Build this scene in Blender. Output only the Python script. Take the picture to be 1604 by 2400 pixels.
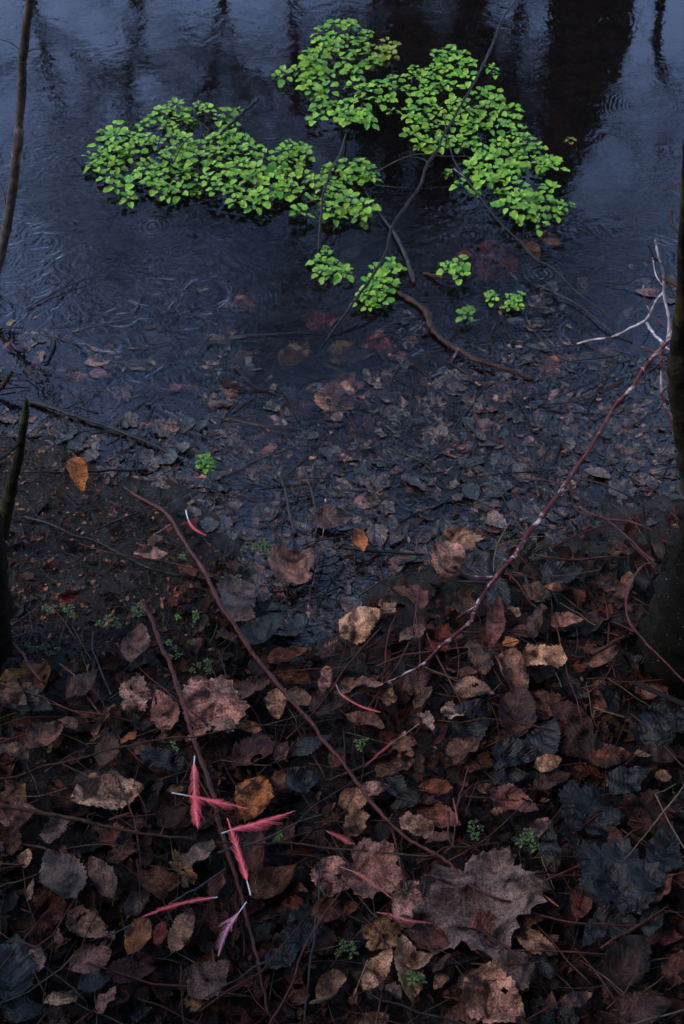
import bpy, math, random
import numpy as np
from mathutils import Vector, Matrix, noise, Euler
R = math.radians
rnd = random.Random(7)
S = bpy.context.scene
for o in list(bpy.data.objects): bpy.data.objects.remove(o)
COL = S.collection

# ------------------------------------------------------------------ camera, sky, sun
PITCH = 48.0; FOV = 40.0; CH = 1.5
cd = bpy.data.cameras.new('camera'); cam = bpy.data.objects.new('camera', cd); COL.objects.link(cam)
cam.location = (0, 0, CH); cam.rotation_euler = (R(90-PITCH), 0, 0)
cd.sensor_fit = 'VERTICAL'; cd.angle = R(FOV); cd.clip_start = 0.05; cd.clip_end = 500
S.camera = cam
S.render.resolution_x = 684; S.render.resolution_y = 1024
W = bpy.data.worlds.new('World'); S.world = W; W.use_nodes = True
SUN_EL, SUN_AZ = 50, -105           # azimuth measured from +Y (across the pond) towards +X
sky = W.node_tree.nodes.new('ShaderNodeTexSky'); sky.sky_type = 'NISHITA'; sky.sun_disc = False
sky.sun_elevation = R(SUN_EL); sky.sun_rotation = R(SUN_AZ); sky.air_density = 1.0; sky.dust_density = 1.0; sky.ozone_density = 2.5
bg = W.node_tree.nodes['Background']; W.node_tree.links.new(sky.outputs[0], bg.inputs[0]); bg.inputs[1].default_value = 0.15
sl = bpy.data.lights.new('sun', 'SUN'); sl.energy = 0.5; sl.angle = R(24); sl.color = (1.0, .90, .80)
so = bpy.data.objects.new('sun', sl); COL.objects.link(so)
sd = Vector((math.sin(R(SUN_AZ))*math.cos(R(SUN_EL)), math.cos(R(SUN_AZ))*math.cos(R(SUN_EL)), math.sin(R(SUN_EL))))
so.rotation_euler = sd.to_track_quat('Z', 'Y').to_euler(); so.location = sd*20
vs = S.view_settings; vs.view_transform = 'Standard'; vs.look = 'None'; vs.exposure = 1.95; vs.gamma = 1

# ------------------------------------------------------------------ pixel <-> world
T20 = math.tan(R(FOV/2)); cp, sp = math.cos(R(PITCH)), math.sin(R(PITCH))
def ray(x, y):
    sx = (x-802)/1200*T20; sy = (1200-y)/1200*T20
    return Vector((sx, cp+sy*sp, -sp+sy*cp))
def at(x, y, z=0.0):
    d = ray(x, y); t = (z-CH)/d.z
    return Vector((0, 0, CH))+d*t
def proj(X, Y, Z=0.0):
    f = Y*cp-(Z-CH)*sp; u = Y*sp+(Z-CH)*cp
    f = np.maximum(f, .05) if isinstance(f, np.ndarray) else max(f, .05)
    return 802+X/f/T20*1200, 1200-u/f/T20*1200
def mpp(p):                           # metres per photo pixel at a point
    return (p.y*cp-(p.z-CH)*sp)*T20/1200
def refl(x, y, Y):                    # the point at distance Y that the still water mirrors at this pixel
    w = at(x, y, 0); d = ray(x, y); d.z = -d.z
    return w+d*((Y-w.y)/d.y)

# ------------------------------------------------------------------ terrain height
SHX = [-3000, -200, 0, 120, 250, 430, 540, 580, 640, 760, 850, 900, 1000, 1150, 1300, 1450, 1604, 1900, 5000]
SHY = [900, 980, 1010, 1030, 1090, 1190, 1290, 1420, 1500, 1520, 1420, 1340, 1300, 1310, 1240, 1200, 1180, 1150, 1100]
def wave(X, Y):
    a = np.sin(X*9.1+Y*4.3+1)*np.sin(Y*7.7-X*3.1+.5)
    b = np.sin(X*23+Y*11+2)*np.sin(Y*19-X*13)
    c = np.sin(X*51-Y*37)*np.sin(Y*57+X*29+1.3)
    e = np.sin(X*117-Y*83+np.sin(Y*60)*1.2)*np.sin(Y*131+X*71+np.sin(X*50))
    return a*.5+b*.3+c*.22+e*.14
def hgt(X, Y):
    X = np.asarray(X, float); Y = np.asarray(Y, float)
    Yc = np.maximum(Y, .15)
    px, py = proj(X, Yc, 0.0)
    sh = np.interp(px, SHX, SHY)
    sy = (1200-sh)/1200*T20
    ys = CH*(cp+sy*sp)/(sp-sy*cp)
    d = ys-Y
    land = .014*(1-np.exp(-np.maximum(d, 0)/.12))+.085*np.minimum(np.maximum(d, 0), 3)
    dd = np.maximum(-d, 0)
    sm = np.clip((dd-.42)/.75, 0, 1); sm = sm*sm*(3-2*sm)
    wat = -.006*(1-np.exp(-dd/.05))-.016*np.clip(dd/.5, 0, 1)-.14*sm
    far = np.clip((Y-5)/1.2, 0, 1)
    wat = wat*(1-far)+.12*far
    w = wave(X, Y)
    amp = np.where(d > 0, .013, .013-.006*np.clip(dd/.25, 0, 1)+.012*sm)
    h = np.where(d > 0, land, wat)+w*amp
    return h
def gz(x, y): return float(hgt(x, y))
def atg(x, y, h=0.0, water=False):    # point h above ground (or above the water) behind pixel x, y
    z = 0.0
    for _ in range(6):
        p = at(x, y, z+h); g = gz(p.x, p.y)
        z = max(g, 0.0) if water else g
    return at(x, y, z+h)

# ------------------------------------------------------------------ material helpers
def mat(name):
    m = bpy.data.materials.new(name); m.use_nodes = True; nt = m.node_tree
    return m, nt, nt.nodes['Principled BSDF']
class N:
    def __init__(s, nt): s.nt = nt
    def __call__(s, typ, ins=None, **kw):
        n = s.nt.nodes.new(typ)
        for k, v in kw.items(): setattr(n, k, v)
        for k, v in (ins or {}).items():
            i = n.inputs[k]
            if isinstance(v, bpy.types.NodeSocket): s.nt.links.new(v, i)
            else: i.default_value = v
        return n
    def math(s, op, a, b=0.0, c=None):
        i = {0: a, 1: b}
        if c is not None: i[2] = c
        return s('ShaderNodeMath', i, operation=op).outputs[0]
    def ramp(s, f, stops):
        n = s('ShaderNodeValToRGB', {0: f}); e = n.color_ramp.elements
        while len(e) < len(stops): e.new(.5)
        for k, (p, c) in enumerate(stops):
            e[k].position = p; e[k].color = (c, c, c, 1) if isinstance(c, (int, float)) else (*c, 1)
        return n.outputs[0]
    def mix(s, f, a, b, bt='MIX'):
        n = s.nt.nodes.new('ShaderNodeMix'); n.data_type = 'RGBA'; n.blend_type = bt
        for i, v in ((0, f), (6, a), (7, b)):
            if isinstance(v, bpy.types.NodeSocket): s.nt.links.new(v, n.inputs[i])
            else: n.inputs[i].default_value = v if i == 0 else ((*v, 1) if len(v) == 3 else v)
        return n.outputs[2]
    def noise(s, vec, scale, detail=3, dist=0.0, rough=.55):
        i = {'Scale': scale, 'Detail': detail, 'Distortion': dist, 'Roughness': rough}
        if vec is not None: i['Vector'] = vec
        return s('ShaderNodeTexNoise', i).outputs['Fac']
    def bump(s, h, dist, strength=1.0, nrm=None):
        i = {'Height': h, 'Distance': dist, 'Strength': strength}
        if nrm is not None: i['Normal'] = nrm
        return s('ShaderNodeBump', i).outputs[0]

def leaf_material(name, source, spots=False):
    m, nt, b = mat(name); n = N(nt)
    if source == 'object':
        base = n('ShaderNodeObjectInfo').outputs['Color']; rv = n('ShaderNodeObjectInfo').outputs['Random']
        wet = n('ShaderNodeAttribute', attribute_type='OBJECT', attribute_name='wet').outputs['Fac']
    else:
        a = n('ShaderNodeAttribute', attribute_name='tint'); base = a.outputs['Color']
        rv = n('ShaderNodeNewGeometry').outputs['Random Per Island']; wet = a.outputs['Alpha']
    tc = n('ShaderNodeTexCoord'); geo = n('ShaderNodeNewGeometry')
    pos = n('ShaderNodeVectorMath', {0: geo.outputs['Position'], 1: n('ShaderNodeCombineXYZ', {0: n.math('MULTIPLY', rv, 3.0), 1: n.math('MULTIPLY', rv, 7.0)}).outputs[0]}, operation='ADD').outputs[0]
    n1 = n.noise(pos, 34, 4, .8); n2 = n.noise(pos, 150, 5, .5, .75); n3 = n.noise(pos, 520, 4, 0, .7)
    # patchy decay: pale dry skin against dark rotted patches
    decay = n.ramp(n1, [(.38, 0.0), (.60, 1.0)])
    c = n.mix(decay, n.mix(1.0, base, (.16, .13, .13), 'MULTIPLY'), n.mix(1.0, base, (2.15, 1.95, 1.80), 'MULTIPLY'))
    spk = n.ramp(n2, [(.36, 0.0), (.52, 1.0)])
    c = n.mix(spk, n.mix(1.0, c, (.45, .40, .38), 'MULTIPLY'), c)
    gr = n.ramp(n3, [(.36, .36), (.66, 1.85)])
    c = n.mix(1.0, c, gr, 'MULTIPLY')
    uv = n('ShaderNodeSeparateXYZ', {0: n('ShaderNodeUVMap', uv_map='veins').outputs[0]})
    mid = n.ramp(uv.outputs[1], [(.008, 1.0), (.030, 0.0)])
    sec = n.ramp(n.math('PINGPONG', uv.outputs[0], .5), [(.03, 1.0), (.16, 0.0)])
    vein = n.math('MAXIMUM', mid, n.math('MULTIPLY', sec, .55))
    if spots:
        vo = n('ShaderNodeTexVoronoi', {'Vector': pos, 'Scale': 150.0, 'Randomness': 1.0}); far_ = vo.outputs['Distance']
        c = n.mix(n.ramp(far_, [(.20, .85), (.34, 0.0)]), c, (.012, .007, .005))
    c = n.mix(n.math('MULTIPLY', vein, .36), c, n.mix(1.0, c, (1.9, 1.7, 1.6), 'MULTIPLY'))
    nt.links.new(c, b.inputs['Base Color'])
    ro = n('ShaderNodeMapRange', {0: wet, 1: 0.0, 2: 1.0, 3: .66, 4: .36}).outputs[0]
    ro = n.math('ADD', ro, n.math('MULTIPLY', n.math('SUBTRACT', n2, .5), .25))
    nt.links.new(ro, b.inputs['Roughness'])
    h = n.math('ADD', n.math('MULTIPLY', vein, -.5), n.math('MULTIPLY', n.ramp(n.math('PINGPONG', uv.outputs[0], .5), [(0, 0.0), (.5, 1.0)]), .55))
    bp = n.bump(h, .0007, .7)
    bp = n.bump(n2, .0016, .8, bp)
    bp = n.bump(n.noise(pos, 60, 3, .6), .005, .7, bp)
    nt.links.new(bp, b.inputs['Normal'])
    spw = n('ShaderNodeMapRange', {0: wet, 1: 0.0, 2: 1.0, 3: .03, 4: (.20 if source == 'object' else .15)}).outputs[0]
    nt.links.new(spw, b.inputs['Specular IOR Level'])
    return m
M_LEAF = leaf_material('dead_leaf', 'object')
M_SPOT = leaf_material('spotted_dead_leaf', 'object', True)
M_LITTER = leaf_material('leaf_litter', 'attr')
M_SOAKED = leaf_material('soaked_leaf_litter', 'attr')
for _l in list(M_SOAKED.node_tree.nodes['Principled BSDF'].inputs['Specular IOR Level'].links): M_SOAKED.node_tree.links.remove(_l)
M_SOAKED.node_tree.nodes['Principled BSDF'].inputs['Specular IOR Level'].default_value = .42
for _l in list(M_SOAKED.node_tree.nodes['Principled BSDF'].inputs['Roughness'].links): M_SOAKED.node_tree.links.remove(_l)
M_SOAKED.node_tree.nodes['Principled BSDF'].inputs['Roughness'].default_value = .16
_n = N(M_SOAKED.node_tree); _g = _n('ShaderNodeNewGeometry').outputs['Position']; _b = M_SOAKED.node_tree.nodes['Principled BSDF']
M_SOAKED.node_tree.links.new(_n.bump(_n.noise(_g, 30, 3, 3.0, .55), .007, 1.0, _b.inputs['Normal'].links[0].from_socket), _b.inputs['Normal'])

def bark_material(name, c1, c2, pale, pale_amt, rough=.6, scale=60, moss=None, moss_amt=0, spec=None):
    m, nt, b = mat(name); n = N(nt); geo = n('ShaderNodeNewGeometry').outputs['Position']
    kk = (.8, .8) if name.startswith('pale') else (.34, .42)
    c1, c2, pale = [tuple(a*kk[0] for a in x) for x in (c1, c2)]+[tuple(a*kk[1] for a in pale)]
    v = n('ShaderNodeMapping', {0: geo}).outputs[0]
    a = n.noise(v, scale, 4, .5); p = n.noise(v, scale*.45, 5, .9, .65)
    c = n.mix(n.ramp(a, [(.35, 0.0), (.65, 1.0)]), c1, c2)
    c = n.mix(n.ramp(p, [(1-pale_amt-.06, 0.0), (1-pale_amt+.05, 1.0)]), c, pale)
    if moss: c = n.mix(n.ramp(n.noise(v, scale*.3, 5, .3, .7), [(1-moss_amt-.08, 0.0), (1-moss_amt+.08, 1.0)]), c, moss)
    if spec: c = n.mix(n.ramp(n.noise(v, 330, 2, 0, .5), [(.70, 0.0), (.74, 1.0)]), c, spec)
    nt.links.new(c, b.inputs['Base Color']); b.inputs['Roughness'].default_value = rough; b.inputs['Specular IOR Level'].default_value = .10 if name.startswith(('mossy', 'olive')) else .13
    bp = n.bump(a, .006 if moss else .002, 1.0 if moss else .8); bp = n.bump(n.noise(v, scale*5, 3), .0008, .8, bp)
    nt.links.new(bp, b.inputs['Normal'])
    return m
M_RED = bark_material('red_brown_bark', (.075, .017, .014), (.17, .042, .034), (.16, .10, .095), .33, .42, 70)
M_LICHEN = bark_material('lichen_red_bark', (.09, .016, .018), (.17, .035, .04), (.75, .60, .62), .42, .5, 70)
M_WHITE = bark_material('pale_lichen_bark', (.20, .15, .16), (.45, .40, .42), (.045, .022, .024), .40, .6, 90)
M_BROWN = bark_material('brown_bark', (.050, .018, .010), (.12, .047, .026), (.02, .012, .010), .42, .5, 80)
M_SAPLING = bark_material('sapling_bark', (.055, .036, .028), (.14, .095, .08), (.22, .18, .16), .38, .6, 70)
M_DARK = bark_material('dark_wet_bark', (.010, .008, .008), (.030, .024, .023), (.06, .055, .055), .34, .35, 80)
M_GREYT = bark_material('grey_twig_bark', (.04, .032, .034), (.085, .07, .072), (.015, .012, .012), .40, .5, 80)
M_MOSSY = bark_material('mossy_trunk_bark', (.004, .003, .002), (.009, .007, .004), (.002, .0015, .0015), .42, .8, 34, (.008, .008, .002), .38, (.20, .16, .07))
M_OLIVE = bark_material('olive_stem_bark', (.014, .010, .005), (.036, .026, .014), (.006, .004, .003), .42, .7, 40, (.026, .025, .007), .42)
M_FARTREE = bark_material('far_tree_bark', (.012, .010, .009), (.025, .02, .018), (.03, .028, .025), .3, .9, 8)
M_STRAW = bark_material('dry_straw', (.13, .095, .05), (.22, .17, .10), (.06, .04, .025), .36, .6, 60)
M_REED = bark_material('sodden_reed', (.020, .016, .015), (.055, .045, .043), (.010, .008, .008), .40, .3, 60)

# ------------------------------------------------------------------ mesh helpers
class MB:
    def __init__(s): s.v = []; s.f = []; s.uv = []; s.tint = []
    def tube(s, pts, rad, n=7, cap=True, rough=0.0):
        pts = [Vector(p) for p in pts]
        b = len(s.v); m = len(pts); up = Vector((.13, .31, .94)).normalized()
        for i, p in enumerate(pts):
            t = (pts[min(i+1, m-1)]-pts[max(i-1, 0)])
            t = t.normalized() if t.length > 1e-9 else Vector((0, 0, 1))
            a = t.cross(up)
            if a.length < .05: a = t.cross(Vector((1, 0, 0)))
            a.normalize(); c = a.cross(t); r = rad[i]
            for k in range(n):
                g = 2*math.pi*k/n
                rr = r*(1+rough*(noise.noise(p*90+Vector((k*.9, 0, 0)))))
                s.v.append(p+(a*math.cos(g)+c*math.sin(g))*rr)
        for i in range(m-1):
            for k in range(n):
                k2 = (k+1) % n
                s.f.append((b+i*n+k, b+i*n+k2, b+(i+1)*n+k2, b+(i+1)*n+k))
        if cap:
            s.f.append(tuple(b+k for k in range(n))[::-1]); s.f.append(tuple(b+(m-1)*n+k for k in range(n)))
    def mesh(s, name, m, smooth=True):
        me = bpy.data.meshes.new(name); me.from_pydata([tuple(v) for v in s.v], [], s.f)
        me.materials.append(m)
        if smooth: me.polygons.foreach_set('use_smooth', [True]*len(me.polygons))
        if s.uv:
            u = me.uv_layers.new(name='veins'); li = np.empty(len(me.loops), int); me.loops.foreach_get('vertex_index', li)
            u.data.foreach_set('uv', np.array(s.uv, float)[li].ravel())
        if s.tint:
            a = me.color_attributes.new('tint', 'FLOAT_COLOR', 'POINT'); a.data.foreach_set('color', np.array(s.tint, float).ravel())
        me.update(); return me
def link(name, me, parent=None):
    o = bpy.data.objects.new(name, me); COL.objects.link(o)
    if parent: o.parent = parent
    return o
def empty(name, loc):
    o = bpy.data.objects.new(name, None); COL.objects.link(o); o.location = loc; o.empty_display_size = .02; return o
def tag(o, label=None, cat=None, group=None, kind=None):
    if label: o['label'] = label
    if cat: o['category'] = cat
    if group: o['group'] = group
    if kind: o['kind'] = kind
    return o
def smooth(pts, k=5):
    P = [Vector(p) for p in pts]; out = []
    if len(P) == 2: return [P[0].lerp(P[1], i/k) for i in range(k+1)]
    for i in range(len(P)-1):
        a = P[max(i-1, 0)]; b = P[i]; c = P[i+1]; d = P[min(i+2, len(P)-1)]
        for j in range(k):
            t = j/k
            out.append(.5*((2*b)+(c-a)*t+(2*a-5*b+4*c-d)*t*t+(3*b-a-3*c+d)*t**3))
    out.append(P[-1]); return out

# ------------------------------------------------------------------ ground
def axis(lo, hi, step, ext):
    a = list(np.arange(lo, hi+1e-6, step)); s = step; x = hi
    while x < ext: s *= 1.35; x += s; a.append(x)
    s = step; x = lo
    while x > -ext: s *= 1.35; x -= s; a.insert(0, x)
    return np.array(a)
def grid_mesh(name, xs, ys, zf, m):
    XX, YY = np.meshgrid(xs, ys); ZZ = zf(XX, YY)
    V = np.stack([XX.ravel(), YY.ravel(), ZZ.ravel()], 1); nx, ny = len(xs), len(ys)
    i = np.arange(nx*ny).reshape(ny, nx)
    F = np.stack([i[:-1, :-1], i[:-1, 1:], i[1:, 1:], i[1:, :-1]], -1).reshape(-1, 4)
    me = bpy.data.meshes.new(name); me.vertices.add(len(V)); me.vertices.foreach_set('co', V.ravel())
    me.loops.add(F.size); me.loops.foreach_set('vertex_index', F.ravel().astype(np.int32))
    me.polygons.add(len(F)); me.polygons.foreach_set('loop_start', np.arange(0, F.size, 4, dtype=np.int32))
    me.polygons.foreach_set('use_smooth', np.ones(len(F), bool))
    me.update(calc_edges=True); me.validate(); me.materials.append(m); return me, XX, YY
m, nt, b = mat('wet_mud'); n = N(nt); g = n('ShaderNodeNewGeometry').outputs['Position']
c = n.mix(n.ramp(n.noise(g, 14, 6, .6, .65), [(.35, 0.0), (.65, 1.0)]), (.002, .0013, .0011), (.010, .0066, .0054))
c = n.mix(n.ramp(n.noise(g, 260, 4, .5, .7), [(.52, 0.0), (.68, 1.0)]), c, (.045, .031, .026))
nt.links.new(c, b.inputs['Base Color'])
nt.links.new(n.ramp(n.noise(g, 40, 4), [(.35, .35), (.65, .75)]), b.inputs['Roughness'])
bp = n.bump(n.noise(g, 45, 5, .8, .65), .012, 1.0); bp = n.bump(n.noise(g, 300, 4, .4, .7), .003, 1.0, bp); nt.links.new(bp, b.inputs['Normal'])
b.inputs['Specular IOR Level'].default_value = .15
M_MUD = m
xs = axis(-1.0, 1.0, .010, 60); ys = axis(.45, 2.9, .010, 60)
ground, _, _ = grid_mesh('ground', xs, ys, hgt, M_MUD); tag(link('ground', ground), kind='structure')

# ------------------------------------------------------------------ water
m, nt, b = mat('pond_water'); n = N(nt); nt.nodes.remove(b)
g = n('ShaderNodeNewGeometry').outputs['Position']
sh = n('ShaderNodeAttribute', attribute_name='shallow').outputs['Fac']
h1 = n.math('MULTIPLY', n.math('SUBTRACT', n.noise(n('ShaderNodeMapping', {0: g, 'Scale': (1, 1.0, 1)}).outputs[0], 20, 3, 1.2, .5), .5), .00032)
h2 = n.math('MULTIPLY', n.math('SUBTRACT', n.noise(g, 62, 2, .8), .5), .00010)
sw = n.noise(g, 13, 1.6, 2.4, .5)
swr = n.ramp(sw, [(.30, 0.0), (.42, .75), (.50, .4), (.58, 1.0), (.72, .3)])
swp = n.ramp(n.noise(g, 3.4, 2, .4), [(.40, .10), (.60, .7)])
h3 = n.math('MULTIPLY', n.math('MULTIPLY', n.math('MULTIPLY', swr, swp), sh), .0015)
h4 = n.math('MULTIPLY', n.math('MULTIPLY', n.noise(g, 42, 1.5, 1.8), n.math('MULTIPLY', sh, swp)), .0007)
patch = n.ramp(n.noise(g, 2.3, 2, .3), [(.40, .35), (.62, 1.3)])
h5 = n.math('MULTIPLY', n.math('MULTIPLY', n.noise(g, 125, 3, 1.0), n.ramp(n.noise(g, 4.2, 4, .8, .65), [(.48, 0.0), (.62, 1.0)])), .00016)
h1 = n.math('ADD', h1, h5)
H = n.math('ADD', n.math('MULTIPLY', n.math('ADD', h1, h2), patch), n.math('ADD', h3, h4))
# rain rings: (photo pixel, amplitude, wavelength, reach)
for (x, y, amp, lam, reach) in ((360, 530, .00025, .009, .050), (634, 308, .00014, .010, .060), (1385, 40, .00010, .012, .06), (1270, 640, .0003, .009, .035), (440, 735, .0003, .007, .014), (530, 715, .0003, .008, .014), (1500, 250, .00004, .008, .08)):
    p = at(x, y, 0)
    r = n('ShaderNodeVectorMath', {0: g, 1: (p.x, p.y, 0)}, operation='DISTANCE').outputs['Value']
    r = n.math('ADD', r, n.math('MULTIPLY', n.noise(g, 30, 2), .012))
    e = n.math('POWER', 2.718, n.math('MULTIPLY', n.math('POWER', n.math('DIVIDE', r, reach), 2.0), -1.0))
    H = n.math('ADD', H, n.math('MULTIPLY', n.math('MULTIPLY', n.math('SINE', n.math('MULTIPLY', r, 6.2832/lam)), e), amp))
bp = n('ShaderNodeBump', {'Height': H, 'Distance': 1.0, 'Strength': 1.0}).outputs[0]
fr = n('ShaderNodeFresnel', {'IOR': 1.55, 'Normal': bp}).outputs[0]
tr = n('ShaderNodeBsdfTransparent', {'Color': (.86, .82, .80, 1)}).outputs[0]
gl = n('ShaderNodeBsdfGlossy', {'Color': (1, .93, 1, 1), 'Roughness': .02, 'Normal': bp}).outputs[0]
mx = n('ShaderNodeMixShader', {0: fr, 1: tr, 2: gl}).outputs[0]
nt.links.new(mx, nt.nodes['Material Output'].inputs['Surface'])
M_WATER = m
xs = axis(-1.3, 1.3, .02, 60); ys = axis(.6, 3.2, .02, 60)
water, XX, YY = grid_mesh('water', xs, ys, lambda a, b: a*0, M_WATER)
d = hgt(XX, YY); shal = np.clip((d+.12)/.10, 0, 1)
px, py = proj(XX, np.maximum(YY, .2), 0.0)
a = water.attributes.new('shallow', 'FLOAT', 'POINT'); a.data.foreach_set('value', shal.ravel().astype(np.float32))
tag(link('water', water), kind='structure')

# ------------------------------------------------------------------ leaf shapes
def leaf_arrays(kind, seed, curl=0.0, bend=0.0, wr=.5, torn=0.0, nu=22, nv=10):
    """unit length along x, returns verts, faces, uv"""
    q = random.Random(seed); V = []; F = []; U = []
    ph = q.uniform(0, 50)
    def deform(x, y):
        wob = noise.noise(Vector((x*2.6+ph, y*2.6, 0)))*.15+noise.noise(Vector((x*6+ph, y*6, 3)))*.075
        k = curl*(1+.5*noise.noise(Vector((x*2+ph, 1, 0))))
        if abs(k) > .05: yy = math.sin(k*y*2)/(k*2); z = (1-math.cos(k*y*2))/(k*2)
        else: yy = y; z = 0
        xx = x
        if abs(bend) > .05: xx, z2 = math.sin(bend*x)/bend, (1-math.cos(bend*x))/bend; z += z2
        return Vector((xx, yy, z+wob+abs(y)*.12))
    if kind in ('oval', 'narrow', 'heart', 'piece'):
        asym = q.uniform(.9, 1.1)
        for i in range(nu+1):
            u = i/nu
            if kind == 'oval': w = math.sin(math.pi*u**.82)**.72
            elif kind == 'heart': w = math.sin(math.pi*(.02+.98*u)**.62)**.8
            elif kind == 'piece': w = min(1, 6*u+.35, 7*(1-u)+.3)*(.85+.25*noise.noise(Vector((u*4+ph, 0, 0))))
            else: w = math.sin(math.pi*u**.9)**1.1
            for j in range(nv+1):
                v = -1+2*j/nv
                edge = 1+(.055*(1 if i % 2 else -1)+.16*noise.noise(Vector((u*7+ph, v*3, 5))))*(abs(v) > .9)*(kind != 'narrow')
                y = v*w*wr*.5*edge*(asym if v > 0 else 1)
                x = u-.5+.10*(abs(v)**1.3)*(1-u)*.6
                if kind == 'piece' and i in (0, nu): x += .07*noise.noise(Vector((v*3+ph, u*9, 8)))
                V.append(deform(x, y)); U.append((u*10-abs(v)*2.6, abs(y)))
        for i in range(nu):
            for j in range(nv):
                a = i*(nv+1)+j; F.append((a, a+1, a+nv+2, a+nv+1))
    else:                                             # lobed
        nt_ = 80; nr = 8; lobes = {'maple': [0, .95, -.95, 1.95, -1.95], 'oak': [0, .75, -.75, 1.5, -1.5, 2.3, -2.3]}[kind]
        LL = {'maple': [.60, .56, .56, .42, .42], 'oak': [.6, .40, .40, .36, .36, .40, .40]}[kind]
        LL = [l*q.uniform(.88, 1.08) for l in LL]; sharp = 3.0 if kind == 'maple' else 9.0
        V.append(deform(-.02, 0)); U.append((0, 0))
        for r in range(1, nr+1):
            for k in range(nt_):
                th = -math.pi+2*math.pi*k/nt_
                best = 0; ax = 0
                for l, ll in zip(lobes, LL):
                    dth = abs((th-l+math.pi) % (2*math.pi)-math.pi)
                    val = ll*(.50+.50*math.exp(-dth*dth*sharp))
                    if val > best: best = val; ax = l
                if abs(abs(th)-math.pi) < .42: best *= .45+.55*abs(abs(th)-math.pi)/.42
                best *= 1+.07*(1 if k % 3 == 0 else -.4)+.10*noise.noise(Vector((math.cos(th)*3+ph, math.sin(th)*3, 1)))
                s = r/nr; x = math.cos(th)*best*s; y = math.sin(th)*best*s*wr*1.15
                da = (th-ax+math.pi) % (2*math.pi)-math.pi
                V.append(deform(x, y)); U.append((best*s*math.cos(da)*14-abs(math.sin(da))*best*s*9, abs(math.sin(da))*best*s))
        for k in range(nt_): F.append((0, 1+k, 1+(k+1) % nt_))
        for r in range(nr-1):
            for k in range(nt_):
                k2 = (k+1) % nt_; a = 1+r*nt_
                F.append((a+k, a+nt_+k, a+nt_+k2, a+k2))
    if torn > 0:
        def keep(f):
            c_ = sum((V[i] for i in f), Vector())/len(f)
            return noise.noise(Vector((c_.x*5+ph*2, c_.y*5, 9))) < .62-torn
        F2 = [f for f in F if keep(f)]
        used = sorted({i for f in F2 for i in f}); mp = {a: i for i, a in enumerate(used)}
        V = [V[i] for i in used]; U = [U[i] for i in used]; F = [tuple(mp[i] for i in f) for f in F2]
    return V, F, U
def petiole(mb, L, seed):
    q = random.Random(seed); p = Vector((-.49, 0, .02)); pts = [Vector((-.40, 0, .03)), p]
    a = q.uniform(-.5, .5)
    for i in range(4):
        p = p+Vector((-math.cos(a)*L/4, math.sin(a)*L/4, .01)); a += q.uniform(-.25, .25); pts.append(p)
    mb.tube(pts, [.009, .011, .010, .009, .009, .012], 5)

TINT = {'tan': (0.0744, 0.0395, 0.0236), 'beige': (0.1151, 0.0636, 0.0381), 'brown': (0.0250, 0.0111, 0.0067), 'ribbed brown': (0.0332, 0.0157, 0.0094), 'pinkish': (0.0585, 0.0273, 0.0196),
        'pale pink': (0.1029, 0.0520, 0.0383), 'grey': (0.0317, 0.0200, 0.0159), 'pale grey': (0.0981, 0.0589, 0.0447), 'slate': (0.0024, 0.0018, 0.0018), 'rust': (0.0326, 0.0099, 0.0057),
        'orange': (.095, .034, .011), 'crimson': (0.0476, 0.0095, 0.0084), 'purple brown': (0.0114, 0.0051, 0.0042), 'dark brown': (0.0066, 0.0031, 0.0021), 'ochre': (0.0736, 0.0365, 0.0145),
        'olive': (0.0163, 0.0107, 0.0051), 'mauve': (.031, .022, .0205), 'black': (0.0002, 0.0002, 0.0001), 'red-brown': (0.0371, 0.0125, 0.0091)}
SHAPE = {'oval': 'oval', 'narrow': 'narrow', 'heart': 'broad rounded', 'piece': 'torn', 'maple': 'lobed', 'oak': 'deeply lobed'}
LABELS = set(); LM = []     # landmarks: (x, y, phrase)
def direction(dx, dy):
    a = math.degrees(math.atan2(-dy, dx)) % 360
    return ['right of', 'up and right of', 'above', 'up and left of', 'left of', 'down and left of', 'below', 'down and right of'][int((a+22.5)//45) % 8]
def make_label(x, y, head):
    ds = sorted(LM, key=lambda l: (l[0]-x)**2+(l[1]-y)**2)
    cand = []
    def near(l):
        return math.hypot(l[0]-x, l[1]-y)
    def rel(l):
        w = 'just ' if near(l) < 75 else ('well ' if near(l) > 190 else '')
        return w+direction(x-l[0], y-l[1])+' '+l[2]
    for l in ds[:3]: cand.append(head+' '+rel(l))
    for i in range(0, 4):
        for j in range(i+1, 5): cand.append(head+' '+rel(ds[i])+', '+direction(x-ds[j][0], y-ds[j][1])+' '+ds[j][2])
    for c_ in cand:
        if c_ not in LABELS and len(c_.split()) <= 16: LABELS.add(c_); return c_
    for c_ in cand:
        if c_ not in LABELS: LABELS.add(c_); return c_
    return cand[0]

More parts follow.
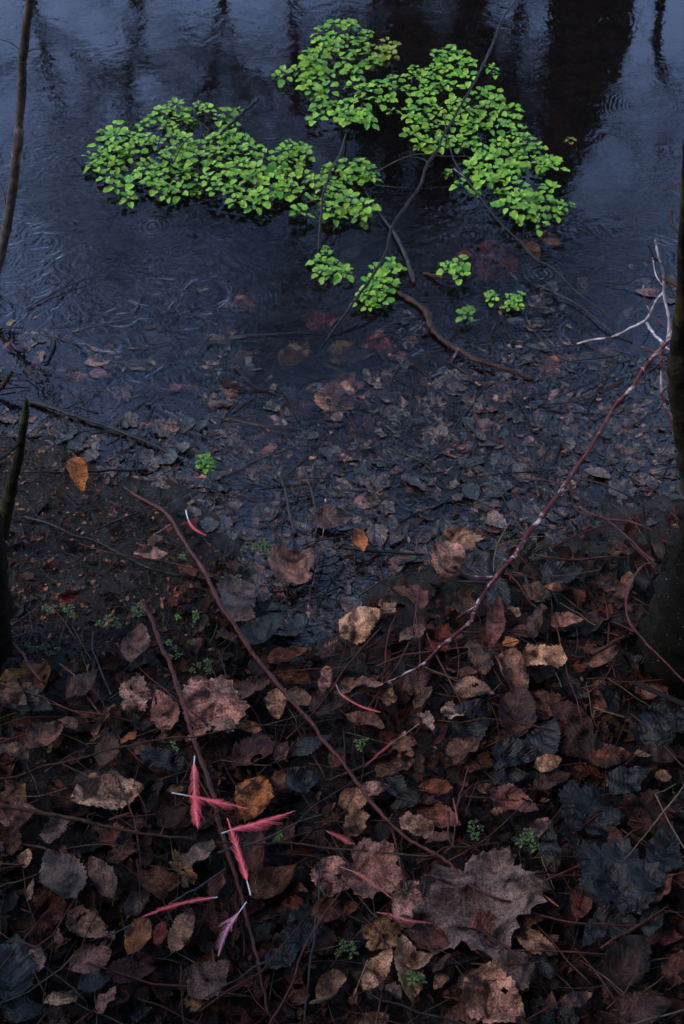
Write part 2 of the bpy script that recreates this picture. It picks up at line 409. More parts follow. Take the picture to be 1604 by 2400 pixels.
MESHES = {}
def leaf_mesh(kind, var, curl, bend, wr, torn):
    key = (kind, var, round(curl, 1), round(bend, 1), round(wr, 1), round(torn, 2))
    if key not in MESHES:
        mb = MB(); mb.v, mb.f, mb.uv = leaf_arrays(kind, hash(key) % 9999 if False else int(sum((i+1)*ord(c) for i, c in enumerate(str(key)))), curl, bend, wr, torn)
        MESHES[key] = mb.mesh('leaf', M_LEAF)
        pm = MB(); petiole(pm, .22, var); MESHES[key+('p',)] = pm.mesh('petiole', M_BROWN)
    return MESHES[key], MESHES[key+('p',)]
NLEAF = [0]
def place_leaf(x, y, ang, L, wr, kind, tint, curl=0.0, bend=0.0, torn=0.0, label=None, h=.010, sub=False, tilt=None, wet=None, stalk=None, shiny=None):
    NLEAF[0] += 1
    q = random.Random(int(x*31+y*7)); a = R(ang)
    dx, dy = math.cos(a)*L/2, -math.sin(a)*L/2
    if sub:
        A, B, P = at(x-dx, y-dy, h), at(x+dx, y+dy, h), at(x, y, h)
    else:
        A, B, P = atg(x-dx, y-dy, h), atg(x+dx, y+dy, h), atg(x, y, h)
    ax = B-A; ln = ax.length; ax.normalize()
    up = Vector((0, 0, 1)); side = up.cross(ax).normalized(); nz = ax.cross(side)
    me, pm = leaf_mesh(kind, q.randrange(3), curl, bend, wr, torn)
    o = link('dead_leaf', me)
    tl = tilt if tilt is not None else (q.uniform(-7, 7) if sub else q.uniform(-22, 22)*(1.6 if L < 95 else 1))
    tp = q.uniform(-3, 3) if sub else q.uniform(-12, 12)
    Mx = Matrix((ax, side, nz)).transposed().to_4x4()
    Mx = Matrix.Translation(P) @ Mx @ Euler((R(tl), R(tp), 0)).to_matrix().to_4x4() @ Matrix.Diagonal((ln, ln, ln*(.35 if sub else 1), 1))
    o.matrix_world = Mx
    t = TINT[tint]; k = q.uniform(.8, 1.3)*(.95 if sub and tint != 'black' else 1.15)
    o.color = (t[0]*k, t[1]*k, t[2]*k*q.uniform(.95, 1.1), 1)
    o['wet'] = float(wet if wet is not None else (.95 if tint in ('slate', 'black') else q.uniform(.1, .8)))
    if (stalk if stalk is not None else (L > 70 and kind != 'piece' and not sub)): link('petiole', pm, o)
    size = 'tiny' if L < 40 else 'small' if L < 62 else 'medium' if L < 92 else 'large'
    state = ('sunken' if h < 0 else 'soaked') if sub else ('tightly curled' if abs(curl) > 2.2 else 'curled' if abs(curl) > 1.2 else 'ragged' if torn > .3 else 'flat')
    if not label: label = make_label(x, y, f'{size} {state} {tint} {SHAPE[kind]} leaf')
    else: LABELS.add(label)
    tag(o, label, 'leaf', 'sunken leaves in the shallows' if sub else 'dead leaves on the bank')
    return o
# landmarks for finding one leaf among many (photo pixels)
LM += [(250, 1856, 'the big spotted tan leaf'), (496, 1676, 'the pale pink lobed leaf'), (843, 1456, 'the cupped beige leaf'), (1273, 1540, 'the speckled beige oblong leaf'),
       (1104, 2086, 'the biggest lobed leaf'), (853, 2030, 'the pink star-shaped leaf'), (530, 1890, 'the crossed pink feathers'), (540, 2170, 'the grey-pink feather'),
       (850, 1655, 'the curved white-edged feather'), (415, 2122, 'the long red feather'), (184, 1104, 'the upright orange leaf'), (757, 753, 'the drowned red leaf'),
       (332, 2194, 'the orange and yellow leaf'), (1160, 1461, 'the long scaly leaf roll'), (1540, 1450, 'the mossy trunk'), (1022, 1132, 'the black sunken piece'),
       (688, 1328, 'the square pinkish leaf'), (307, 1635, 'the leaf with the hole'), (670, 1537, 'the dark rust wet leaf'), (619, 1466, 'the blue-black wet leaf'),
       (1441, 2086, 'the dark lobed wet leaf'), (1467, 2255, 'the pale-patched dark leaf'), (1160, 2342, 'the mottled pale leaf'), (1206, 1877, 'the ragged rust leaf'),
       (240, 2056, 'the hollow curled leaf'), (148, 2050, 'the grey veiny leaf'), (164, 1399, 'the crimson crumpled leaf'), (1067, 628, 'the small green rosette'),
       (1208, 705, 'the lowest right green sprig'), (486, 1085, 'the lone green sprout'), (1288, 866, 'the orange-brown drowned leaf'), (930, 838, 'the pale pink drowned scrap'),
       (430, 1545, 'the creeping green plants'), (1518, 1948, 'the long straw stalk'), (26, 2260, 'the big slate leaf'), (955, 2260, 'the folded tan leaf'),
       (157, 1430, 'the round-leaved seedling'), (1155, 615, 'the round brown sunken leaf'), (884, 2270, 'the pale slanting leaf'), (788, 927, 'the ribbed tan sunken leaf')]
B = [ # x, y, angle, length, width, kind, tint, curl, bend, torn, label
 (250, 1856, 18, 195, .56, 'oval', 'beige', .3, 0, 0, 'big spotted tan leaf with toothed edge lying left of the pink feathers'),
 (688, 1328, 35, 112, .95, 'heart', 'pinkish', .4, .3, .1, 'square pinkish brown leaf at the water edge under wiry grass'),
 (353, 1297, 0, 84, .6, 'oval', 'pale pink', .7, 0, .15, None), (164, 1399, 20, 52, .8, 'heart', 'crimson', 1.6, .4, 0, 'crimson crumpled leaf on the bare mud at left'),
 (320, 1512, 75, 92, .62, 'oval', 'pinkish', .9, .3, 0, None), (307, 1635, 10, 98, .85, 'maple', 'pale grey', .5, 0, .12, 'pale grey leaf with a dark hole in its middle'),
 (496, 1676, 60, 128, .95, 'maple', 'pale pink', .3, 0, 0, 'pale pink lobed leaf right of the thick red-brown twig'), (465, 1599, 5, 60, .6, 'oval', 'pinkish', .6, 0, 0, None),
 (102, 1727, 35, 112, .62, 'oval', 'ribbed brown', 1.3, .3, 0, None), (158, 1696, -30, 52, .75, 'oval', 'brown', .6, 0, 0, None),
 (31, 1768, 160, 84, .62, 'oval', 'ribbed brown', 1.5, .3, 0, None), (245, 1691, 60, 92, .5, 'oval', 'ribbed brown', 1.2, 0, 0, None),
 (250, 1763, 70, 92, .55, 'oval', 'brown', 1.2, 0, 0, None), (302, 1732, 40, 52, .6, 'oval', 'orange', .8, 0, 0, None),
 (384, 1665, 110, 84, .7, 'heart', 'pinkish', .7, 0, .1, None), (31, 1581, 15, 76, .38, 'oval', 'olive', 1.4, 0, 0, None), (59, 1607, 20, 34, .55, 'oval', 'tan', .5, 0, 0, None),
 (189, 1609, 30, 90, .65, 'oval', 'purple brown', .6, 0, 0, None), (77, 1650, -20, 100, .7, 'heart', 'slate', .4, 0, 0, None),
 (670, 1537, 22, 112, .36, 'oval', 'rust', .8, .4, 0, 'dark rust wet leaf lying along the water behind the long twig'),
 (588, 1617, 20, 92, .5, 'oval', 'ribbed brown', 1.5, .2, 0, None), (650, 1645, 95, 90, .5, 'oval', 'tan', 1.6, 0, 0, None), (706, 1635, -15, 80, .55, 'heart', 'tan', 1.0, 0, 0, None),
 (767, 1650, 15, 90, .8, 'heart', 'purple brown', .5, 0, 0, None), (762, 1594, 80, 60, .45, 'piece', 'pale pink', .6, 0, .1, None),
 (660, 1763, 60, 62, .4, 'oval', 'pinkish', 2.0, 0, 0, None), (731, 1742, 20, 100, .6, 'heart', 'slate', .3, 0, 0, None), (379, 1778, -8, 104, .62, 'piece', 'slate', .2, 0, 0, None),
 (552, 1405, 80, 90, .8, 'piece', 'grey', .3, 0, 0, None), (619, 1470, 60, 104, .75, 'oval', 'slate', .2, 0, 0, 'blue-black wet leaf half in the small inlet'),
 (843, 1456, 30, 112, .85, 'heart', 'beige', -1.2, -.7, 0, 'cupped beige leaf with curled rim right of the small inlet'), (902, 1420, 15, 54, .8, 'maple', 'pale grey', .9, 0, .1, None),
 (1063, 1266, 5, 112, .6, 'maple', 'tan', .4, 0, .08, None), (1052, 1312, 60, 90, .7, 'oval', 'pale pink', .5, 0, .1, None),
 (1129, 1330, 5, 112, .7, 'oval', 'slate', .3, 0, 0, None), (1247, 1292, -10, 80, .6, 'oval', 'slate', .3, 0, 0, None), (1313, 1346, 10, 110, .65, 'heart', 'slate', .3, 0, 0, None),
 (1308, 1376, -4, 76, .28, 'narrow', 'tan', 1.6, 0, 0, None), (1170, 1390, -70, 84, .5, 'oval', 'slate', .5, 0, 0, None),
 (966, 1486, 25, 70, .6, 'oval', 'ribbed brown', .8, 0, 0, None), (976, 1400, -60, 66, .7, 'oval', 'rust', .9, 0, 0, None), (935, 1385, -60, 46, .5, 'oval', 'brown', .9, 0, 0, None),
 (1160, 1461, 80, 118, .30, 'oval', 'red-brown', 2.6, 0, 0, 'long scaly red-brown leaf roll pointing away from the camera'),
 (1273, 1540, -4, 112, .60, 'piece', 'beige', .2, 0, 0, 'speckled beige oblong leaf lying flat in the darker litter'),
 (1416, 1538, 28, 96, .34, 'narrow', 'pinkish', 2.4, 0, 0, None), (1329, 1456, 10, 80, .6, 'heart', 'pinkish', 1.2, 0, 0, None), (1262, 1456, 78, 84, .5, 'oval', 'brown', 1.5, 0, 0, None),
 (1206, 1433, -75, 40, .6, 'oval', 'tan', .5, 0, 0, None), (1022, 1507, 10, 104, .7, 'maple', 'rust', .8, 0, 0, None), (1196, 1507, 0, 46, .7, 'oval', 'orange', .7, 0, 0, None),
 (874, 1604, -5, 92, .5, 'piece', 'pinkish', .5, 0, .1, None), (1109, 1614, -12, 100, .6, 'heart', 'tan', .4, 0, .1, None), (1104, 1686, 40, 124, .8, 'heart', 'slate', .3, 0, 0, None),
 (1053, 1672, 20, 60, .9, 'maple', 'pale grey', .3, 0, .1, None), (999, 1682, -60, 52, .7, 'oak', 'pale grey', .3, 0, 0, None), (991, 1635, 50, 66, .6, 'oval', 'ochre', .6, 0, 0, None),
 (1027, 1722, 52, 76, .36, 'narrow', 'crimson', .8, 0, 0, None), (943, 1742, -50, 62, .9, 'oak', 'pinkish', .4, 0, 0, 'small deeply lobed brown leaf like an oak leaf above the litter'),
 (1088, 1758, 60, 92, .7, 'oval', 'ribbed brown', .8, 0, 0, None), (1211, 1671, 80, 118, .62, 'oval', 'purple brown', .6, 0, 0, None), (1278, 1732, 60, 104, .7, 'heart', 'slate', .3, 0, 0, None),
 (1339, 1678, -30, 124, .62, 'oval', 'purple brown', .5, 0, 0, None), (1426, 1635, -70, 84, .6, 'oval', 'slate', .4, 0, 0, None), (1539, 1691, 70, 134, .55, 'heart', 'slate', .3, 0, 0, None),
 (1590, 1540, 80, 66, .6, 'piece', 'grey', .9, 0, 0, None), (1211, 1768, 0, 116, .6, 'heart', 'slate', .3, 0, 0, None), (1283, 1788, 10, 72, .6, 'oval', 'tan', .8, 0, 0, None),
 (1505, 1768, 5, 44, .5, 'oval', 'tan', .5, 0, 0, None), (976, 1596, 20, 78, .6, 'oval', 'purple brown', .4, 0, 0, None), (1530, 1620, 20, 90, .6, 'heart', 'brown', .7, 0, 0, None),
 (404, 1912, 35, 84, .7, 'heart', 'brown', 1.1, 0, 0, None), (412, 1849, 10, 52, .45, 'narrow', 'ochre', .5, 0, 0, None),
 (593, 1870, 70, 108, .7, 'oval', 'orange', .8, 0, 0, 'orange leaf stained pink lying among the crossed pink feathers'),
 (148, 2050, 118, 142, .66, 'oval', 'grey', .2, 0, 0, 'grey veiny leaf pointing up left of the hollow curled leaf'), (118, 2132, 70, 104, .7, 'oval', 'red-brown', .7, 0, 0, None),
 (240, 2056, 118, 120, .48, 'oval', 'ribbed brown', 2.0, 0, 0, 'hollow curled brown leaf shaped like a little boat'), (210, 2107, 110, 70, .45, 'oval', 'dark brown', 1.2, 0, 0, None),
 (286, 1999, 30, 84, .5, 'piece', 'brown', .9, 0, .15, None), (476, 2000, 60, 84, .8, 'heart', 'grey', .6, 0, 0, None), (322, 2117, 60, 98, .5, 'oval', 'grey', 1.1, 0, 0, None),
 (512, 2076, 80, 70, .6, 'oval', 'red-brown', .8, 0, 0, None), (639, 2066, 30, 128, .62, 'heart', 'ribbed brown', 1.3, .3, 0, None),
 (325, 2194, 62, 108, .52, 'oval', 'orange', 1.1, 0, 0, 'orange and yellow leaf under the long red feather'), (376, 2189, 80, 76, .45, 'oval', 'crimson', 1.3, 0, 0, None),
 (425, 2182, 65, 118, .5, 'oval', 'tan', 1.4, 0, 0, None), (210, 2250, 20, 112, .66, 'oval', 'pinkish', .5, 0, 0, None), (82, 2250, 70, 72, .65, 'oval', 'pale pink', .6, 0, 0, None),
 (26, 2262, 80, 152, .75, 'heart', 'slate', .3, 0, 0, 'big slate leaf cut by the left edge of the view'), (143, 2342, 12, 84, .5, 'piece', 'beige', .5, 0, 0, None),
 (61, 2366, 0, 118, .6, 'heart', 'slate', .3, 0, 0, None), (220, 2301, 30, 98, .55, 'oval', 'slate', .4, 0, 0, None), (251, 2347, 60, 82, .6, 'oval', 'pinkish', .7, 0, 0, None),
 (307, 2276, 5, 122, .5, 'heart', 'purple brown', .9, 0, 0, None), (491, 2291, 40, 124, .75, 'heart', 'grey', .3, 0, .08, None), (460, 2345, 45, 96, .5, 'maple', 'ochre', .8, 0, 0, None),
 (690, 2173, 0, 118, .75, 'maple', 'slate', .4, 0, 0, None), (665, 2245, 30, 98, .6, 'heart', 'slate', .4, 0, 0, None), (777, 2050, 80, 108, .8, 'heart', 'pale pink', .5, 0, .08, None),
 (767, 2132, 20, 88, .7, 'oval', 'rust', .7, 0, 0, None), (614, 2189, 50, 70, .45, 'oval', 'olive', .8, 0, 0, None), (31, 1969, 80, 72, .5, 'oval', 'brown', .6, 0, 0, None),
 (61, 2012, 80, 50, .55, 'oval', 'tan', .6, 0, 0, None), (41, 1908, 20, 96, .7, 'heart', 'pinkish', .5, 0, .05, None), (128, 1948, 60, 72, .8, 'piece', 'grey', .5, 0, 0, None),
 (72, 2086, 75, 62, .34, 'narrow', 'tan', .6, 0, 0, None), (711, 1830, 20, 90, .7, 'heart', 'slate', .4, 0, 0, None), (660, 1830, 50, 70, .6, 'oval', 'brown', .8, 0, 0, None),
 (1104, 2086, -65, 262, 1.0, 'maple', 'mauve', .25, .2, 0, 'biggest lobed leaf, tan above and grey below, right of centre'),
 (833, 1872, 20, 84, .7, 'heart', 'tan', .9, 0, 0, None), (833, 1930, 70, 76, .6, 'piece', 'tan', .6, 0, .1, None), (874, 1848, 12, 84, .5, 'oval', 'pale pink', .5, 0, 0, None),
 (1027, 1912, -28, 124, .45, 'oval', 'red-brown', .8, 0, 0, None), (976, 1933, -20, 84, .66, 'piece', 'pale pink', .5, 0, 0, None),
 (1206, 1877, -20, 122, .56, 'heart', 'red-brown', .9, 0, .1, 'ragged rust and pink leaf right of the forked upright twig'), (1170, 1902, 5, 44, .5, 'oval', 'pale pink', .4, 0, 0, None),
 (1140, 1848, -5, 52, .5, 'oval', 'tan', .5, 0, 0, None), (853, 2030, -25, 156, .85, 'maple', 'pinkish', .5, 0, 0, 'pink star-shaped leaf with a red feather lying on it'),
 (955, 2112, 70, 104, .66, 'piece', 'pale pink', .5, 0, .05, None), (1007, 2194, -12, 120, .52, 'oval', 'rust', .6, 0, 0, None), (1155, 2192, 10, 128, .8, 'heart', 'red-brown', .6, 0, 0, None),
 (1255, 2209, -26, 116, .5, 'oval', 'tan', .7, 0, 0, None), (1242, 2158, 0, 66, .6, 'oval', 'brown', .5, 0, 0, None), (884, 2275, 55, 122, .42, 'oval', 'beige', .8, 0, 0, 'pale slanting leaf left of the folded tan leaf'),
 (955, 2270, 100, 150, .5, 'oval', 'tan', 1.5, 0, 0, 'folded tan leaf standing up near the bottom middle'), (985, 2250, 20, 68, .7, 'heart', 'beige', .6, 0, 0, None),
 (1160, 2342, -30, 172, .8, 'heart', 'pale pink', .3, 0, .12, 'mottled pale leaf eaten into holes near the bottom edge'), (1211, 2272, 30, 128, .8, 'heart', 'grey', .3, 0, 0, None),
 (1441, 2080, 80, 178, .9, 'maple', 'slate', .25, 0, 0, 'dark lobed wet leaf with water drops at lower right'), (1446, 2165, 0, 124, .6, 'heart', 'slate', .3, 0, 0, None),
 (1375, 1923, 70, 132, .9, 'maple', 'slate', .3, 0, 0, None), (1503, 1912, 10, 146, .7, 'maple', 'purple brown', .4, 0, 0, None), (1554, 2086, 60, 90, .4, 'oval', 'pinkish', 2.3, 0, 0, None),
 (1360, 2112, 80, 88, .5, 'oval', 'rust', 1.1, 0, 0, None), (1467, 2255, 55, 140, .6, 'oval', 'dark brown', .6, 0, 0, 'pale-patched dark leaf in the lower right corner'),
 (1590, 2265, 80, 96, .6, 'heart', 'brown', .6, 0, 0, None), (1508, 2363, 10, 138, .6, 'heart', 'purple brown', .4, 0, 0, None), (1350, 2342, 20, 80, .5, 'oval', 'pinkish', .7, 0, 0, None),
 (1528, 2158, 80, 94, .5, 'oval', 'slate', .4, 0, 0, None), (1293, 1830, 30, 104, .6, 'oval', 'purple brown', .6, 0, 0, None), (1180, 1815, -6, 126, .45, 'heart', 'slate', .5, 0, 0, None),
 (1267, 1940, 60, 56, .6, 'oval', 'pinkish', .6, 0, 0, None), (1030, 1965, 15, 70, .6, 'piece', 'brown', .5, 0, 0, None), (1554, 1820, 5, 42, .7, 'oval', 'tan', .6, 0, 0, None),
 (1477, 1830, 30, 104, .7, 'heart', 'slate', .4, 0, 0, None), (1560, 1990, 80, 120, .6, 'heart', 'slate', .4, 0, 0, None), (780, 1215, 0, 104, .65, 'heart', 'grey', .4, 0, .05, None),
 (845, 1266, -70, 52, .5, 'oval', 'orange', 1.0, 0, 0, None), (184, 1104, -80, 78, .42, 'oval', 'orange', 1.3, -.5, 0, 'upright orange leaf standing at the waterline on the left'),
]
B.sort(key=lambda r: r[1])
for i, r in enumerate(B):
    x, y, ang, L, wr, kind, tint, curl, bend, torn, lab = r
    o = place_leaf(x, y, ang, L, wr, kind, tint, curl, bend, torn, lab, h=.027+.006*(L < 95)+.003*(i % 3)+(.008 if lab else 0),
                   tilt=(8 if L > 105 else None), stalk=(True if L > 90 and kind != 'piece' else False))
    if lab and 'spotted' in lab: o.data = o.data.copy(); o.data.materials[0] = M_SPOT
U = [ # drowned leaves in the shallows
 (169, 886, 10, 62, .6, 'maple', 'pale pink'), (235, 876, -10, 50, .6, 'heart', 'pale pink'), (338, 994, 0, 54, .6, 'piece', 'pale pink'), (445, 1127, 10, 66, .7, 'maple', 'pale pink'),
 (757, 753, 10, 84, .8, 'heart', 'crimson', 'drowned red leaf under the water beside the leaning stick'), (578, 712, 0, 70, .8, 'heart', 'pinkish'), (563, 1040, 20, 50, .7, 'heart', 'red-brown'),
 (629, 1055, 40, 46, .5, 'piece', 'pale pink'), (788, 927, 75, 92, .8, 'heart', 'tan', 'ribbed tan sunken leaf in the middle of the shallows'),
 (1150, 610, 80, 96, .95, 'heart', 'red-brown', 'round brown sunken leaf below the right-hand green plants'), (893, 805, -30, 66, .7, 'heart', 'crimson'),
 (930, 838, 30, 44, .8, 'maple', 'pale pink', 'pale pink drowned scrap right of the drowned red leaf'), (1288, 866, 70, 66, .5, 'oval', 'orange', 'orange-brown drowned leaf beyond the end of the knobbly branch'),
 (1354, 838, 10, 36, .8, 'heart', 'pale pink'), (1012, 876, 0, 26, .7, 'oval', 'orange'), (1129, 948, 10, 92, .7, 'maple', 'red-brown'), (966, 1140, -60, 46, .6, 'piece', 'pale pink'),
 (1365, 1132, 80, 56, .6, 'oval', 'pinkish'), (1237, 1157, 5, 84, .5, 'piece', 'red-brown'), (1175, 917, 15, 104, .7, 'heart', 'grey'), (1288, 1009, 0, 44, .6, 'oval', 'red-brown'),
 (1022, 1135, 85, 104, .95, 'piece', 'black', 'black sunken leaf like a square hole in the shallows'), (853, 1004, 60, 70, .6, 'heart', 'grey'), (700, 960, 30, 90, .7, 'heart', 'grey'),  # includes a near-black square piece at the dark patch
 (640, 1000, -30, 80, .6, 'oval', 'purple brown'), (500, 940, 20, 100, .7, 'maple', 'pinkish'), (820, 830, 0, 120, .7, 'heart', 'olive'), (690, 830, 40, 90, .6, 'oval', 'olive'),
 (560, 900, -20, 90, .6, 'heart', 'purple brown'), (100, 800, 20, 80, .5, 'oval', 'pinkish'), (90, 870, 60, 70, .6, 'oval', 'olive'), (300, 1060, 10, 80, .6, 'heart', 'purple brown'),
 (1420, 900, 10, 90, .6, 'heart', 'purple brown'), (1300, 1070, 10, 96, .6, 'heart', 'grey'), (1450, 1080, 30, 90, .6, 'maple', 'grey'), (1190, 1030, -20, 80, .6, 'oval', 'grey'),
 (1080, 1040, 30, 84, .6, 'heart', 'pinkish'), (930, 970, 0, 84, .6, 'oval', 'grey'), (1470, 1000, 0, 84, .6, 'heart', 'pinkish'), (900, 1080, 20, 90, .6, 'heart', 'grey'),
 (740, 1110, 20, 90, .6, 'heart', 'grey'), (600, 1160, -10, 84, .6, 'oval', 'purple brown'), (880, 1180, 20, 90, .6, 'maple', 'grey'), (1100, 1200, 0, 100, .6, 'heart', 'purple brown'),
 (1220, 1225, 20, 84, .6, 'heart', 'grey'), (1380, 1190, 0, 84, .6, 'oval', 'pinkish'), (660, 1210, 20, 84, .6, 'heart', 'grey'), (1510, 1130, 20, 84, .6, 'heart', 'purple brown'),
 (520, 1200, 30, 84, .5, 'oval', 'purple brown'), (960, 1225, 20, 84, .6, 'heart', 'purple brown'), (750, 1480, 50, 84, .6, 'heart', 'purple brown'), (690, 1440, 10, 84, .6, 'oval', 'grey'),
 (1247, 580, -60, 70, .4, 'narrow', 'ochre'), (1290, 560, -40, 60, .5, 'oval', 'tan'), (820, 600, 30, 60, .5, 'oval', 'olive')]
for r in U:
    x, y, ang, L, wr, kind, tint = r[:7]
    place_leaf(x, y, ang, L, wr, kind, tint, .3, 0, .05, r[7] if len(r) > 7 else None, h=(-.0015 if y > 700 else -.008), sub=True, stalk=False)

# smaller leaves filling the bank, still one by one
taken = [(r[0], r[1], r[3]) for r in B]
q = random.Random(21); cnt = 0; tries = 0
while NLEAF[0] < 298 and tries < 20000:
    tries += 1
    x = q.uniform(-10, 1614); y = q.uniform(1320, 2420)
    if np.interp(x, SHX, SHY)+45 > y: continue
    if x < 430 and y < 1560: continue
    if any(math.hypot(x-a, y-b_) < l*.30+20 for a, b_, l in taken): continue
    dark = (x > 1330) or (x > 1200 and y > 1600)  # right side gets darker leaf kinds, partly painting in the corner shade
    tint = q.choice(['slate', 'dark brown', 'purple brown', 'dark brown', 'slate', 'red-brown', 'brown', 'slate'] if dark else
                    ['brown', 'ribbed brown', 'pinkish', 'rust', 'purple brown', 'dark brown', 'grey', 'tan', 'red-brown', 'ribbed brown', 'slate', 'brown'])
    L = q.choice([q.uniform(44, 80), q.uniform(70, 130)]); taken.append((x, y, L))
    place_leaf(x, y, q.uniform(0, 360), L, q.choice([.5, .6, .7]), q.choice(['oval', 'oval', 'heart', 'heart', 'maple', 'narrow', 'piece']), tint,
               q.choice([.6, 1.1, 1.6, 2.2, 2.6]), q.choice([0, .5, -.5]), q.choice([0, 0, .1]), None, h=q.uniform(.012, .040), stalk=L > 80)

# ------------------------------------------------------------------ leaf litter, too much to count
protoA = [leaf_arrays(k, s, c_, 0, w_, t_, 10, 4) for k, s, c_, w_, t_ in (('oval', 1, .6, .6, 0), ('oval', 2, 1.3, .5, 0), ('heart', 3, .4, .8, .1), ('heart', 4, .9, .7, 0), ('piece', 5, .5, .6, 0), ('piece', 6, 1.6, .5, .1), ('narrow', 7, .8, .35, 0), ('maple', 8, .5, .9, 0))]
def scatter(mb, count, sizes, region, tints, zoff, flat, seed, wets=(.1, .9), protos=protoA, water=False, gain=1.0):
    q = random.Random(seed); made = 0; tt = 0
    while made < count and tt < count*30:
        tt += 1; p = region(q)
        if p is None: continue
        X, Y = p; g_ = gz(X, Y); L = q.uniform(*sizes)
        V, F, Uv = q.choice(protos)
        M_ = Matrix.Translation((X, Y, (0 if water else g_)+q.uniform(*zoff))) @ Euler((q.gauss(0, flat), q.gauss(0, flat), q.uniform(0, 6.28))).to_matrix().to_4x4() @ Matrix.Diagonal((L, L, L*(.4 if water else .9), 1))
        b0 = len(mb.v); t = TINT[q.choice(tints)]; k = q.uniform(.2, 1.1)*gain; wt = q.uniform(*wets)
        for v in V: mb.v.append(M_ @ v); mb.tint.append((t[0]*k, t[1]*k, t[2]*k, wt))
        mb.uv += Uv; mb.f += [tuple(i+b0 for i in f) for f in F]; made += 1
def reg_bank(q):
    x = q.uniform(-300, 1900); y = q.uniform(1150, 2700)
    if np.interp(x, SHX, SHY)-25 > y: return None
    if x < 430 and y < 1540: return None
    p = at(x, y, .05); return p.x, p.y
def reg_mud(q):
    x = q.uniform(-200, 620); y = q.uniform(1020, 1600)
    if np.interp(x, SHX, SHY)-5 > y: return None
    p = at(x, y, .03); return p.x, p.y
def reg_shal(q):
    x = q.uniform(-100, 1700); y = q.uniform(600, 1540); s_ = np.interp(x, SHX, SHY)
    if y > s_+30 or y < s_-q.uniform(260, 640): return None
    if x < 420 and y < s_-150 and q.random() < .8: return None
    p = at(x, y, 0); return p.x, p.y
def reg_edge(q):
    x = q.uniform(-100, 1700); y = q.uniform(850, 1560); s_ = np.interp(x, SHX, SHY)
    if y > s_+60 or y < s_-abs(q.gauss(0, 130 if x > 300 else 40)): return None
    p = at(x, y, 0); return p.x, p.y
mb = MB()
scatter(mb, 2200, (.016, .045), reg_bank, ['dark brown', 'brown', 'purple brown', 'dark brown', 'slate', 'rust', 'pinkish', 'ribbed brown', 'red-brown'], (-.004, .014), .28, 5)
scatter(mb, 2600, (.005, .016), reg_bank, ['dark brown', 'brown', 'rust', 'tan', 'pinkish', 'grey', 'red-brown'], (.004, .022), .5, 6, protos=protoA[4:7])
tag(link('leaf_litter', mb.mesh('leaf_litter', M_LITTER)), 'brown bed of small dead leaves and crumbs between the larger leaves', 'leaf litter', kind='stuff')
mb = MB()
scatter(mb, 2600, (.003, .011), reg_mud, ['dark brown', 'brown', 'pinkish', 'tan', 'grey', 'purple brown'], (.000, .005), .35, 8, protos=protoA[4:7], gain=2.0)
scatter(mb, 130, (.012, .028), reg_mud, ['dark brown', 'brown', 'purple brown', 'grey'], (.000, .006), .25, 9)
tag(link('mud_crumbs', mb.mesh('mud_crumbs', M_LITTER)), 'fine bark and leaf crumbs strewn over the bare mud', 'debris', kind='stuff')
def reg_film(q):
    p = reg_shal(q)
    if p is None: return None
    px_, py_ = proj(p[0], p[1], 0.0); v = noise.noise(Vector((p[0]*5.5, p[1]*5.5, 4)))+.25*noise.noise(Vector((p[0]*17, p[1]*17, 4)))
    if px_ < 480: v -= .28
    if py_ > 760: v += .22
    if 520 < px_ < 1350 and py_ > 700: v += .16
    return p if v > -.01 else None
SOAK = ['grey', 'purple brown', 'brown', 'grey', 'slate', 'pinkish', 'olive', 'slate', 'dark brown', 'ribbed brown']
mb = MB()
scatter(mb, 460, (.02, .055), reg_shal, SOAK, (-.016, -.004), .06, 10, water=True, gain=1.8)
scatter(mb, 1700, (.018, .052), reg_film, SOAK, (-.0062, -.0002), .08, 14, water=True, gain=1.15, wets=(1, 1))
scatter(mb, 2600, (.006, .020), reg_film, ['grey', 'purple brown', 'brown', 'pinkish', 'tan', 'slate', 'slate'], (-.005, .0015), .10, 11, water=True, protos=protoA[4:7], gain=1.6)
scatter(mb, 330, (.018, .05), reg_edge, ['slate', 'purple brown', 'brown', 'grey', 'dark brown', 'rust', 'slate'], (-.005, .006), .13, 12, water=True, gain=1.5, wets=(.7, 1))
scatter(mb, 900, (.005, .014), reg_edge, ['brown', 'purple brown', 'brown', 'pinkish', 'tan', 'slate'], (-.003, .005), .3, 13, water=True, gain=1.5, protos=protoA[4:7])
tag(link('sunken_litter', mb.mesh('sunken_litter', M_SOAKED)), 'dark mash of rotting leaves just under the shallow water', 'debris', kind='stuff')

def fibres(name, count, region, lens, rad, z, m, label, seed, base=None, tiltz=.06):
    mb = MB(); q = random.Random(seed); k = 0; t = 0
    while k < count and t < count*30:
        t += 1; p = region(q)
        if p is None: continue
        X, Y = p; L = q.uniform(*lens); a = q.uniform(0, 6.28); r = q.uniform(*rad); pts = []; x, y = X, Y; z0 = q.uniform(*z); zt = q.gauss(0, tiltz)
        for i in range(6):
            g_ = max(gz(x, y), -.004) if base is None else base
            pts.append((x, y, g_+z0+zt*L*(i/5-.5))); x += math.cos(a)*L/5; y += math.sin(a)*L/5; a += q.gauss(0, .14)
        mb.tube(pts, [r, r, r*.95, r*.9, r*.8, r*.6], 5, rough=.3); k += 1
    tag(link(name, mb.mesh(name, m)), label, 'debris', kind='stuff')
fibres('sodden_reeds', 110, reg_shal, (.04, .16), (.0012, .0060), (-.010, -.002), M_REED, 'sodden reed stalks and stems tangled in the shallow water', 31, base=0.0, tiltz=.02)
fibres('fine_rootlets', 420, reg_mud, (.01, .06), (.0003, .0008), (.001, .006), M_GREYT, 'hair-thin rootlets and needles lying over the mud', 32)
